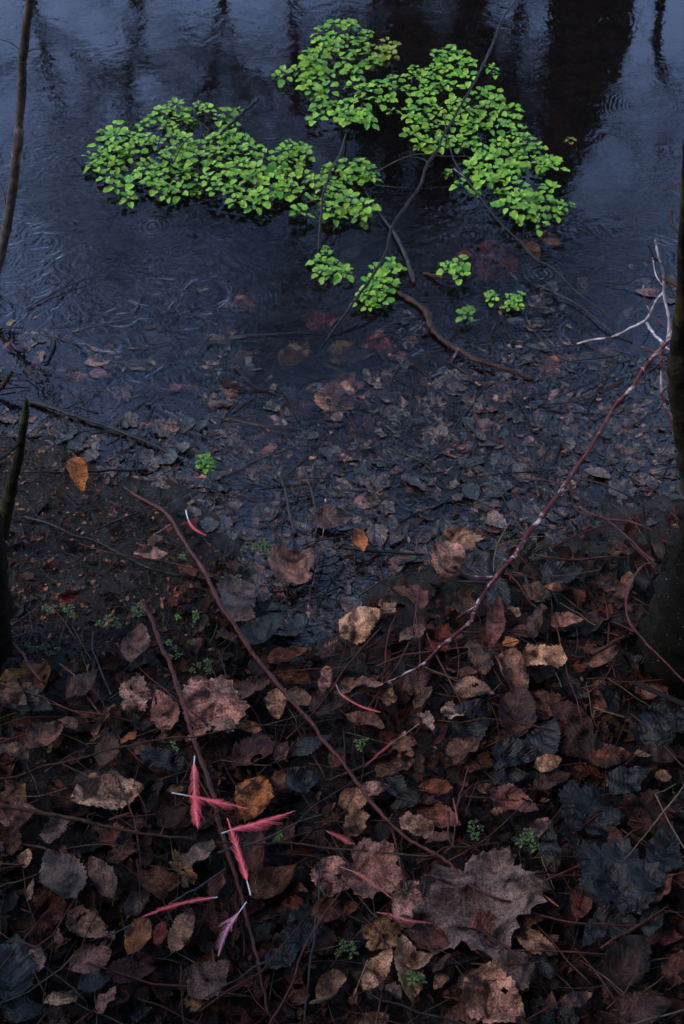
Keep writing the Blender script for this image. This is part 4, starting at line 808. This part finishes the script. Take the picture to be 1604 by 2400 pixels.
def clump(label, poly, sp=30, hgt_=(.001, .012), sz=1.0, var=(0, 8), tone=(1, 1, 1), seed=1, name='water_plant', limit=95, water=True, dense=1.0, group='bright green plants growing in the pond'):
    q = random.Random(seed); xs_ = [p[0] for p in poly]; ys_ = [p[1] for p in poly]; pts = []
    for _ in range(6000):
        x = q.uniform(min(xs_), max(xs_)); y = q.uniform(min(ys_), max(ys_))
        if inside(x, y, poly) and all(((x-a)/sp)**2+((y-b_)/(sp*.66))**2 > 1 for a, b_ in pts): pts.append((x, y))
        if len(pts) >= limit: break
    cx = sum(p[0] for p in pts)/len(pts); cy = sum(p[1] for p in pts)/len(pts)
    base = atg(cx, cy, 0.0, water=False); e = empty(name, base)
    tag(e, label, 'plant', group if water else 'small green plants on the bank'); LABELS.add(label)
    st = MB()
    for x, y in pts:
        if q.random() > dense*(.80 if len(pts) > 8 else 1): continue
        p = atg(x, y, q.uniform(*hgt_), water=water); o = link('rosette', ROS[q.randrange(*var)], e)
        s = sz*q.uniform(.8, 1.2); o.location = p-base; o.scale = (s, s, s); o.rotation_euler = (q.uniform(-.25, .25), q.uniform(-.25, .25), q.uniform(0, 6.28))
        k = q.uniform(.72, 1.12); o.color = (tone[0]*k, tone[1]*k, tone[2]*k, 1)
        root = atg(x+q.uniform(-14, 14), y+q.uniform(-6, 10), -.01, water=False); mid = p.lerp(root, .5)+Vector((q.uniform(-.01, .01), q.uniform(-.01, .01), 0))
        st.tube([v-base for v in smooth([p, mid, root], 3)], [.0008]*7, 5)
    if water and len(pts) > 5:
        for i_, (x, y) in enumerate(pts):                       # runners just under the surface, and stray small leaves round the edge
            a_, b_ = sorted(pts, key=lambda p_: (p_[0]-x)**2+(p_[1]-y)**2)[1:3]
            st.tube([v-base for v in smooth([at(x, y, .001), at((x+b_[0])/2+q.uniform(-6, 6), (y+b_[1])/2+q.uniform(-4, 4), -.001), at(b_[0], b_[1], .001)], 3)], [.0009]*7, 5)
        for _ in range(max(3, len(pts)//5)):
            x, y = q.choice(pts); dx, dy = x-cx, y-cy; l = math.hypot(dx, dy)+1; g = q.uniform(12, 30)
            p = at(x+dx/l*g+q.uniform(-10, 10), y+dy/l*g*.7, q.uniform(-.004, .002)); o = link('rosette', ROS[q.randrange(*var)], e)
            s = sz*q.uniform(.4, .7); o.location = p-base; o.scale = (s, s, s); o.rotation_euler = (0, 0, q.uniform(0, 6.28)); o.color = (tone[0]*.7, tone[1]*.75, tone[2]*.8, 1)
    link('stem', st.mesh('stem', M_GREENSTEM), e)
    return e
G1, G2, G3 = (1, 1, 1), (1.15, 1.02, .95), (.9, .92, .8)
clump('green floating clump forming the left lobe of the left mat', [(250, 320), (300, 280), (350, 290), (370, 330), (350, 400), (330, 430), (300, 470), (262, 455), (255, 420), (245, 380), (232, 345)], 32, seed=1)
clump('tiny green tuft at the far left end of the left mat', [(212, 375), (235, 355), (252, 375), (245, 400), (215, 395)], 26, seed=2, sz=.9, hgt_=(-.002, .006))
clump('small pale green tuft above the middle of the left mat', [(362, 262), (385, 248), (425, 252), (438, 285), (425, 325), (400, 335), (392, 300)], 30, seed=3, hgt_=(-.001, .009))
clump('green clump around the top of the short broken stick', [(462, 272), (490, 252), (530, 254), (556, 268), (552, 300), (520, 335), (480, 330), (462, 300)], 30, seed=4)
clump('largest green floating clump in the middle of the left mat', [(365, 420), (385, 370), (440, 325), (500, 325), (560, 322), (600, 340), (640, 365), (660, 400), (650, 450), (640, 485), (600, 492), (560, 480), (520, 450), (480, 448), (440, 462), (395, 472), (370, 455)], 29, seed=5, hgt_=(.006, .026), limit=99)
clump('green right end of the left mat beside the arched stem', [(655, 410), (690, 390), (740, 400), (762, 420), (748, 470), (715, 480), (660, 470)], 31, seed=6, tone=G2)
clump('small separate green tuft above the right end of the left mat', [(662, 350), (690, 335), (714, 345), (712, 372), (690, 382), (668, 372)], 26, seed=7)
clump('green clump just right of the arched stem', [(770, 400), (800, 385), (850, 388), (876, 404), (868, 428), (830, 438), (800, 452), (770, 440)], 30, seed=8)
clump('lower green clump below the arched stem with big leaves', [(700, 500), (745, 485), (800, 470), (830, 462), (862, 490), (860, 508), (815, 512), (790, 545), (760, 535), (748, 505)], 30, seed=9, hgt_=(.004, .016))
clump('tall green clump at the top centre of the pond', [(738, 92), (790, 55), (820, 50), (850, 75), (880, 90), (880, 120), (868, 190), (880, 230), (862, 282), (820, 280), (775, 235), (738, 205), (726, 160), (745, 130)], 31, seed=10, hgt_=(.004, .020))
clump('thin green sprays reaching left from the top centre clump', [(662, 142), (700, 135), (735, 110), (742, 140), (720, 180), (740, 215), (725, 215), (700, 185), (662, 185)], 32, seed=11, dense=.9, hgt_=(.0, .012), tone=G2)
clump('lowest green tuft under the top centre clump', [(735, 272), (750, 235), (800, 255), (860, 285), (850, 295), (800, 290), (760, 285), (740, 285)], 29, seed=12)
clump('yellowing green tuft right of the top centre clump', [(868, 120), (912, 108), (915, 130), (885, 165), (868, 155)], 28, seed=13, tone=(1.0, .62, .5), hgt_=(-.002, .006))
clump('green clump left of the arching stick', [(890, 215), (930, 185), (990, 165), (1010, 180), (1000, 240), (960, 272), (910, 275), (892, 250)], 31, seed=14, hgt_=(.004, .018))
clump('green peak of the right mat beside the arching stick', [(1012, 140), (1040, 118), (1070, 118), (1098, 140), (1110, 190), (1085, 215), (1040, 205), (1018, 175)], 29, seed=15, hgt_=(.006, .022))
clump('green clump under the middle of the arching stick', [(960, 290), (1000, 245), (1050, 230), (1090, 265), (1062, 300), (1040, 340), (1010, 350), (975, 335)], 31, seed=16, tone=G2)
clump('green upper right part of the right mat', [(1095, 225), (1140, 205), (1165, 230), (1195, 245), (1215, 275), (1240, 300), (1215, 320), (1150, 310), (1100, 300), (1085, 260)], 31, seed=17, tone=G3)
clump('big green clump in the centre of the right mat', [(1065, 345), (1110, 320), (1170, 318), (1230, 330), (1262, 345), (1272, 390), (1240, 410), (1180, 420), (1120, 410), (1075, 385)], 29, seed=18, hgt_=(.002, .014))
clump('green clump at the lower left of the right mat', [(1068, 400), (1110, 390), (1160, 415), (1200, 440), (1195, 455), (1150, 458), (1090, 448), (1072, 430)], 30, seed=19)
clump('small green tuft at the right tip of the right mat', [(1262, 375), (1290, 372), (1302, 392), (1285, 408), (1265, 402)], 26, seed=20)
clump('pointed-leaved green sprig right below the right mat', [(1180, 460), (1210, 440), (1245, 445), (1235, 490), (1225, 505), (1195, 500), (1185, 480)], 30, seed=21, var=(8, 12), hgt_=(.012, .03), sz=1.2)
clump('olive green lowest clump of the right mat', [(1235, 455), (1280, 445), (1300, 465), (1318, 500), (1295, 525), (1262, 550), (1230, 552), (1205, 525), (1238, 495)], 31, seed=22, tone=G3)
clump('small lone green tuft left of the arching stick foot', [(735, 612), (760, 598), (790, 600), (800, 625), (815, 645), (785, 655), (745, 640)], 28, seed=23, sz=.9)
clump('green tuft crossed by the lower arching stick', [(862, 632), (885, 620), (925, 625), (932, 652), (910, 680), (885, 675), (868, 655)], 28, seed=24)
clump('lower small green tuft beside the foot of the arching stick', [(848, 695), (870, 682), (898, 690), (898, 708), (868, 720), (850, 712)], 20, seed=25, sz=.8)
clump('small bright green rosette standing alone right of centre', [(1040, 625), (1062, 610), (1095, 608), (1098, 628), (1075, 648), (1050, 642)], 28, seed=26, hgt_=(.01, .02))
clump('lowest right green sprig over the dark water', [(1183, 698), (1200, 688), (1222, 692), (1218, 712), (1195, 720)], 19, seed=27, sz=.65)
clump('tiny green sprig left of the lowest right sprig', [(1147, 690), (1166, 690), (1166, 704), (1150, 704)], 18, seed=28, sz=.6)
clump('tiny half-drowned green sprig over the dark water', [(1086, 720), (1105, 720), (1108, 738), (1090, 740)], 18, seed=29, sz=.65, tone=(.5, .6, .5))
clump('two tiny leaves on the dark water at upper right', [(1322, 328), (1350, 328), (1350, 340), (1322, 340)], 24, seed=30, sz=.6, tone=(1, .5, .6), hgt_=(-.004, -.002))
clump('single green leaf pair right of the arching stick', [(1152, 162), (1164, 160), (1166, 178), (1154, 178)], 22, seed=31, sz=.7)
clump('lone green sprout in the left shallows', [(478, 1075), (494, 1075), (494, 1098), (480, 1098)], 17, seed=32, sz=.65, tone=(.45, .6, .4))
for i, (x, y, w, hh, k, lab) in enumerate(((157, 1430, 12, 12, .45, 'round-leaved seedling on the mud near the left trunk'), (545, 1363, 24, 9, .35, 'creeping round green leaves right of the long twig'), (420, 1520, 34, 22, .40, 'creeping green plant right of the thick twig'),
     (470, 1565, 22, 14, .30, 'dull green plant at the lower end of the creepers'), (118, 1433, 12, 9, .25, 'greyish round leaf pair near the left trunk'), (255, 1455, 20, 14, .28, 'greyish round leaves beside the upright pinkish leaf'), (325, 1430, 12, 12, .4, 'tiny green pair at the top end of the thick twig'),
     (469, 1455, 14, 18, .32, 'grey-green crinkled leaves between the two red-brown twigs'), (605, 1285, 40, 10, .35, 'row of dim green leaves above the square pinkish leaf'), (560, 1690, 40, 16, .28, 'dim green leaves right of the pale pink lobed leaf'),
     (562, 1690-35, 8, 8, .7, 'bright green scrap above the dim green leaves'), (815, 2220, 22, 14, .25, 'dark green leaves near the bottom left of the pale slanting leaf'), (1115, 1945, 12, 16, .22, 'dark green pair above the biggest lobed leaf'),
     (1232, 1962, 14, 14, .3, 'blue-green pair left of the wet slate leaves'), (1268, 1990, 16, 6, .4, 'tiny green leaf right of the blue-green pair'), (406, 1745, 7, 10, .9, 'tiny bright green leaf left of the upright pink feather'), (650, 1966, 6, 6, .9, 'tiny bright green dot right of the pink feathers'),
     (975, 2292, 14, 10, .5, 'small moss green patch on the folded tan leaf'), (415, 1452, 5, 5, .9, 'bright green speck on the pinkish mud'), (433, 1308, 8, 6, .5, 'green leaf speck left of the long twig'), (100, 1520, 40, 14, .25, 'dull green weeds on the mud at left'), (1375-0, 1560, 6, 8, .2, 'tiny dim green tuft below the stout brown stick'), (950, 2086, 6, 6, .8, 'green speck on the pink mottled leaf'), (845, 1745, 12, 10, .4, 'small green tuft left of the oak-shaped leaf'))):
    clump(lab, [(x-w, y-hh), (x+w, y-hh), (x+w, y+hh), (x-w, y+hh)], 18, (.014, .026) if y < 1600 else (.03, .042), .24 if k < .8 else .20, seed=60+i, tone=(k*.65, k*.55, k*1.1), name='seedling', water=False, limit=5)

# ------------------------------------------------------------------ feathers
def feather_mats():
    m, nt, b = mat('feather_vane'); n = N(nt); oi = n('ShaderNodeObjectInfo')
    uv = n('ShaderNodeSeparateXYZ', {0: n('ShaderNodeUVMap', uv_map='veins').outputs[0]})
    c = n.mix(n.ramp(uv.outputs[1], [(.0, 0.0), (1.0, 1.0)]), n.mix(1.0, oi.outputs['Color'], (.9, 1.05, 1.05), 'MULTIPLY'), n.mix(1.0, oi.outputs['Color'], (.6, .6, .6), 'MULTIPLY'))
    c = n.mix(n.ramp(n.noise(n('ShaderNodeNewGeometry').outputs['Position'], 200, 3), [(.4, 0.0), (.7, .5)]), c, (.20, .03, .035))
    nt.links.new(c, b.inputs['Base Color']); b.inputs['Roughness'].default_value = .6
    m2, nt, b = mat('feather_quill'); n = N(nt)
    uv = n('ShaderNodeSeparateXYZ', {0: n('ShaderNodeUVMap', uv_map='veins').outputs[0]})
    nt.links.new(n.mix(n.ramp(uv.outputs[0], [(.25, 0.0), (.5, 1.0)]), (.42, .37, .40), (.40, .15, .14)), b.inputs['Base Color']); b.inputs['Roughness'].default_value = .35
    m3 = m2.copy(); m3.name = 'stained_quill'; nt = m3.node_tree; bc = nt.nodes['Principled BSDF'].inputs['Base Color']; nt.links.remove(bc.links[0]); bc.default_value = (.16, .09, .08, 1)
    return m, m2, m3
M_VANE, M_QUILL, M_QUILL2 = feather_mats()
def feather(label, pts, width, col=(.55, .075, .085), h=.055, start=.22, left=1.0, right=1.0, gaps=.25, qw=4.5, seed=1):
    dull = seed in (9, 10, 11, 12, 13, 14, 15, 16)
    if dull: col = tuple(v*.5 for v in col); qw = min(qw, 3.2)
    """pts run from the bare quill tip to the feather tip"""
    q = random.Random(seed); hs = h if isinstance(h, list) else [h]*len(pts)
    P = [atg(x, y, hh) for (x, y), hh in zip(pts, hs)]; C = smooth(P, 10); base = C[0]; e = empty('feather', base)
    tag(e, label, 'feather', 'dyed feathers scattered on the leaf litter'); LABELS.add(label)
    s = mpp(base); L = sum((C[i+1]-C[i]).length for i in range(len(C)-1)); qm = MB(); nn = len(C)
    qm.tube([c_-base for c_ in C], [qw*.36*s*(1.05-.85*i/(nn-1)) for i in range(nn)], 6)
    qm.uv = [(i/(nn-1), 0) for i in range(nn) for _ in range(6)]
    link('quill', qm.mesh('quill', M_QUILL if qw > 4 else M_QUILL2), e)
    vm = MB(); nb = max(24, int(L*(1-start)/.0009)); gap = {1: 1.0, -1: 1.0}; lean = {1: .6, -1: .6}
    for k in range(nb):
        f = start+(1-start)*k/nb; i = min(int(f*(nn-1)), nn-2); fr_ = f*(nn-1)-i
        o_ = C[i].lerp(C[i+1], fr_); t = (C[i+1]-C[i]).normalized(); sd_ = t.cross(Vector((0, 0, 1))).normalized()
        g_ = (f-start)/(1-start); env = min(1, g_*7+.25)*min(1, (1-g_)*2.0+.06)
        for sgn, amt in ((1, right), (-1, left)):
            if q.random() < .15: gap[sgn] = q.uniform(.5, 1.15); lean[sgn] = q.uniform(.35, .65)
            ln = width*1.05*s*env*amt*gap[sgn]*q.uniform(.88, 1.08)
            if ln < .0006: continue
            a = lean[sgn]+q.uniform(-.05, .05); d = (t*math.cos(a)+sd_*math.sin(a)*sgn).normalized(); wv = .00085
            b0 = len(vm.v); zz = q.uniform(-.0003, .0006)
            for j in range(5):
                u = j/4; pnt = o_+d*(ln*1.15*u)+t*(ln*.22*u*u)+Vector((0, 0, .0006+zz*u+.10*ln*u*(1-u)-.10*ln*u*u)); w2 = wv*(1-.75*u)
                vm.v += [pnt-base-t*w2*.5, pnt-base+t*w2*.5]; vm.uv += [(f, u), (f, u)]
            for j in range(4): vm.f.append((b0+2*j, b0+2*j+1, b0+2*j+3, b0+2*j+2))
    o = link('vane', vm.mesh('vane', M_VANE, False), e); o.color = (*col, 1)
    return e
PK = (.80, .075, .085); RD = (.60, .04, .04); OR = (.55, .085, .03)
feather('upright pink feather with white quill tip at top, left of thick twig', [(457, 1772), (455, 1800), (456, 1866), (459, 1905), (464, 1942)], 30, PK, .062, .18, 1.0, .9, seed=1)
feather('pink feather with its white quill pointing left, crossing the upright feather', [(403, 1858), (440, 1865), (473, 1872), (520, 1882), (582, 1896)], 22, PK, .068, .25, .8, 1.0, seed=2)
feather('pink feather lying right, its vane hanging below the quill', [(520, 1953), (560, 1940), (606, 1928), (650, 1914), (690, 1901)], 30, PK, .064, .12, .35, 1.1, seed=3)
feather('long pink feather with white quill end pointing down along thick twig', [(588, 2098), (578, 2060), (565, 2015), (548, 1965), (533, 1918)], 26, PK, .064, .22, .9, .9, seed=4)
feather('long thin red feather lying almost level below the pink ones', [(510, 2103), (460, 2110), (411, 2122), (370, 2135), (333, 2150)], 16, RD, .055, .05, .9, .9, seed=5, qw=4.2)
feather('greyish pink feather with white quill at upper right, tapering downwards', [(578, 2114), (556, 2145), (539, 2168), (524, 2200), (512, 2242)], 28, (.50, .17, .20), .060, .20, .6, 1.0, seed=6)
feather('curved red feather with white edge right of the longest twig', [(788, 1605), (802, 1630), (843, 1655), (868, 1664), (891, 1670)], 18, RD, .052, .15, .9, .2, seed=7, qw=4)
feather('small curved red feather with thin white quill at the waterline', [(436, 1196), (440, 1213), (448, 1231), (464, 1246), (484, 1256)], 16, RD, .030, .30, 1.0, .4, seed=8)
feather('orange-red feather lying across the pink star-shaped leaf', [(800, 2032), (830, 2044), (853, 2056), (885, 2080), (920, 2107)], 18, OR, .056, .2, .9, .8, seed=9)
feather('matted red feather left of the biggest lobed leaf', [(884, 2138), (925, 2148), (960, 2158), (1010, 2164)], 18, RD, .044, .1, .9, .8, seed=10)
feather('small white-quilled red feather right of the biggest lobed leaf', [(1256, 2085), (1275, 2098), (1292, 2112), (1310, 2126)], 9, OR, .048, .4, .9, .8, seed=11)
feather('red feather scrap just above the level thin twig', [(765, 1948), (790, 1960), (810, 1970), (832, 1980)], 16, RD, .048, .0, .9, .8, seed=12)
feather('tiny red feather with white quill left of the waterline feather', [(366, 1250), (380, 1242), (390, 1236), (400, 1229)], 10, RD, .030, .5, .9, .8, seed=13, qw=3)
feather('bare white quill with few red barbs above the dark litter', [(984, 1695), (955, 1717), (925, 1737), (890, 1765), (853, 1800)], 8, RD, .046, .55, .8, .8, seed=14, qw=3)
feather('white quill standing left of the pale slanting leaf', [(862, 2250), (852, 2275), (838, 2311), (830, 2330)], 6, OR, .050, .7, .9, .8, seed=15, qw=3.5)
feather('thin orange barbed feather above the ragged vertical twig', [(1073, 1930), (1068, 1900), (1062, 1870)], 6, OR, .050, .1, .9, .8, seed=16, qw=3)

# small brown alder catkins and cones
def catkin(label, x0, y0, x1, y1, t, h=.045, m_=M_STRAW):
    mb = MB(); a, b_ = atg(x0, y0, h), atg(x1, y1, h); r = t/2*mpp(a); nn = 26; ax = (b_-a); q = random.Random(int(x0))
    pts = [a.lerp(b_, i/nn) for i in range(nn+1)]; mb.tube([p-a for p in pts], [r*(.75+.3*(i % 2))*min(1, .4+4*min(i, nn-i)/nn) for i in range(nn+1)], 9)
    o = link('catkin', mb.mesh('catkin', m_, False)); o.location = a; tag(o, label, 'catkin')
catkin('golden ridged catkin near the bottom edge', 725, 2352, 782, 2333, 10)
catkin('dark crimson catkin below the spotted tan leaf', 255, 1922, 306, 1906, 8, .062, M_RED)
catkin('dark crimson catkin in the lower left litter', 38, 2205, 88, 2222, 8, .05, M_RED)

# ------------------------------------------------------------------ bare trees across the pond, seen in the photo only as dark reflections
def grow(mb, p, d, L, r, depth, q, spread=.65, dens=3):
    pts = [p]; rad = [r]; n_ = 4; dd = d.copy()
    for i in range(n_):
        dd = (dd+Vector((q.gauss(0, .13), q.gauss(0, .13), q.gauss(.03, .10)))).normalized(); p = p+dd*(L/n_); pts.append(p); rad.append(r*(1-.45*(i+1)/n_))
    mb.tube(pts, rad, 5 if r > .006 else 4, cap=False)
    if depth <= 0: return
    for k in range(dens):
        i = q.randint(1, n_); ax = Vector((q.gauss(0, 1), q.gauss(0, 1), q.gauss(0, .6))).normalized()
        nd = (dd*(1-spread)+ax*spread).normalized(); grow(mb, pts[i], nd, L*q.uniform(.55, .8), rad[i]*.62, depth-1, q, spread, dens)
    grow(mb, p, dd, L*.75, rad[-1], depth-1, q, spread, dens)
def far_tree(label, pix, Y, th, seed, nb=10, bl=1.0, depth=3, dens=3, name='bare_tree', top=True):
    """pix: reflected centre line from the top of the photo downwards (= upwards on the tree)"""
    q = random.Random(seed); P = [refl(x, y, Y) for x, y in pix]
    s = [((P[i]-Vector((0, 0, -CH))).length)*T20/1200*t/2 for i, t in enumerate(th)]
    foot = Vector((P[0].x+(P[0].x-P[-1].x)*.1, Y, gz(P[0].x, Y)-.05)); P = [foot]+P; s = [s[0]*1.25]+s
    d = (P[-1]-P[-2]).normalized()
    if top: P.append(P[-1]+d*1.4); s.append(s[-1]*.35)
    C = smooth(P, 5); rad = [float(np.interp(i/5, range(len(s)), s)) for i in range(len(C))]
    e = empty(name, foot); tag(e, label, 'tree', 'bare trees standing across the pond')
    mb = MB(); mb.tube([c_-foot for c_ in C], rad, 12, rough=.1); link('trunk', mb.mesh('trunk', M_FARTREE), e)
    mb = MB()
    for k in range(nb):
        i = q.randint(len(C)//4, len(C)-1); ax = Vector((q.gauss(0, 1), q.gauss(0, .7), q.uniform(.1, 1.2))).normalized()
        grow(mb, C[i]-foot, ax, bl*q.uniform(.6, 1.1), max(.012, min(rad[i]*.5, .035)), depth, q, .6, dens)
    link('branches', mb.mesh('branches', M_FARTREE), e)
    return e
far_tree('broad dark leaning tree mirrored at the upper right of the pond', [(1395, -60), (1385, 60), (1362, 150), (1345, 250), (1325, 330), (1310, 400), (1290, 480)], 5.6, [190, 185, 180, 150, 120, 80, 45], 1, 4, .45)
far_tree('slim tree mirrored as a dark streak right of the top centre clump', [(985, -60), (970, 60), (950, 200), (930, 290), (912, 400), (905, 450)], 5.2, [40, 40, 40, 38, 32, 20], 2, 5, .6)
far_tree('slim tree mirrored below the arching stick', [(1090, -60), (1075, 120), (1050, 300), (1038, 400), (1025, 480), (1010, 560)], 5.3, [50, 46, 40, 36, 34, 22], 3, 5, .6)
far_tree('thin tree mirrored as a broken streak right of centre', [(1300, 480), (1313, 560), (1300, 650), (1286, 720)], 5.0, [22, 22, 22, 14], 4, 4, .5, top=False)
far_tree('thin crooked tree mirrored as a streak above the drowned red leaf', [(860, 300), (800, 480), (740, 660), (690, 725), (650, 765), (625, 792)], 5.1, [18, 18, 20, 22, 20, 12], 5, 3, .4, 2, top=False)
far_tree('fine-twigged tree mirrored at the upper left', [(310, -100), (330, 60), (300, 160), (310, 260), (330, 420), (340, 600)], 6.3, [26, 22, 16, 14, 10, 7], 6, 15, 1.0, 3, 4)
far_tree('fine-twigged tree mirrored left of the top centre clump', [(520, -100), (515, 60), (500, 130), (480, 200), (470, 300)], 6.6, [26, 20, 14, 12, 8], 7, 11, .9, 3, 4)
far_tree('fine-twigged tree mirrored at the far left', [(60, -100), (90, 60), (130, 200), (150, 350), (110, 600)], 6.1, [26, 22, 18, 12, 8], 8, 13, 1.0, 3, 4)
far_tree('dense twiggy tree mirrored as the dark patch behind the top plants', [(900, -160), (920, -20), (930, 60), (945, 140)], 6.0, [60, 50, 40, 30], 9, 14, .55, 4, 4)
far_tree('dense twiggy tree mirrored behind the right green mat', [(1130, -160), (1120, -20), (1130, 60), (1150, 160), (1165, 240)], 6.0, [60, 50, 40, 30, 20], 10, 4, .4, 3, 3)
far_tree('spreading twiggy tree mirrored at the top right corner', [(1560, -140), (1550, 0), (1540, 120), (1560, 260), (1540, 420)], 6.4, [24, 20, 16, 12, 8], 11, 4, .6, 3, 3)
far_tree('tall bare tree mirrored over the middle shallows', [(1180, 420), (1170, 640), (1150, 760), (1120, 900), (1080, 1050)], 6.0, [20, 22, 26, 22, 12], 12, 20, .9, 4, 4)
far_tree('twiggy tree mirrored over the central shallows', [(700, 420), (690, 700), (720, 850), (760, 1000), (800, 1150)], 5.8, [16, 18, 22, 18, 10], 13, 8, .7, 4, 3)
# unseen evergreens added only to shade the near bank and its lower corners
def evergreen(label, c0, rad, seed, count, ls=1.0):
    q = random.Random(seed); foot = Vector((c0[0], c0[1], gz(c0[0], c0[1]))); e = empty('shade_evergreen', foot); tag(e, label, 'bush', 'unseen evergreen bushes added for shade')
    mb = MB(); top = Vector((0, 0, c0[2]-foot.z+rad*.6)); mb.tube(smooth([(0, 0, -.05), (.03, .02, top.z*.4), (-.02, .03, top.z*.75), tuple(top)], 4), list(np.linspace(.06, .012, 13)), 9, rough=.1)
    for k in range(26): grow(mb, Vector((0, 0, top.z*q.uniform(.15, .95))), Vector((q.gauss(0, 1), q.gauss(0, 1), q.uniform(-.1, .8))).normalized(), rad*.55, .014, 2, q, .6, 3)
    link('trunk', mb.mesh('trunk', M_FARTREE), e); lb = MB()
    for k in range(count):
        v = Vector((q.gauss(0, 1), q.gauss(0, 1), q.gauss(0, 1))).normalized()*rad*q.uniform(.25, 1)**.5; v.z *= .9; v += Vector((0, 0, c0[2]-foot.z))
        a = Euler((q.uniform(0, 6.28), q.uniform(0, 6.28), q.uniform(0, 6.28))).to_matrix(); L = q.uniform(.035, .06)*ls; b0 = len(lb.v)
        for x, y in ((-.5, 0), (-.2, .28), (.2, .26), (.5, 0), (.2, -.26), (-.2, -.28)): lb.v.append(v+a @ Vector((x*L, y*L, abs(y)*L*.4)))
        lb.f += [(b0, b0+1, b0+2, b0+3), (b0, b0+3, b0+4, b0+5)]
    mm, nt, b = mat('shade_evergreen_leaf'); b.inputs['Base Color'].default_value = (.015, .035, .012, 1); b.inputs['Roughness'].default_value = .35
    link('foliage', lb.mesh('foliage', mm), e)
evergreen('unseen evergreen bush added to shade the lower right bank', (1.02, .2, .85), .72, 3, 15000, 1.3)
evergreen('unseen evergreen bush added to shade the lower left bank', (-1.05, .05, .75), .64, 4, 12000, 1.3)
evergreen('unseen tall evergreen bush added behind the camera to shade the bank', (.5, -1.75, 2.7), 1.95, 5, 26000, 1.6)
print('leaves', NLEAF[0], 'objects', len(bpy.data.objects))
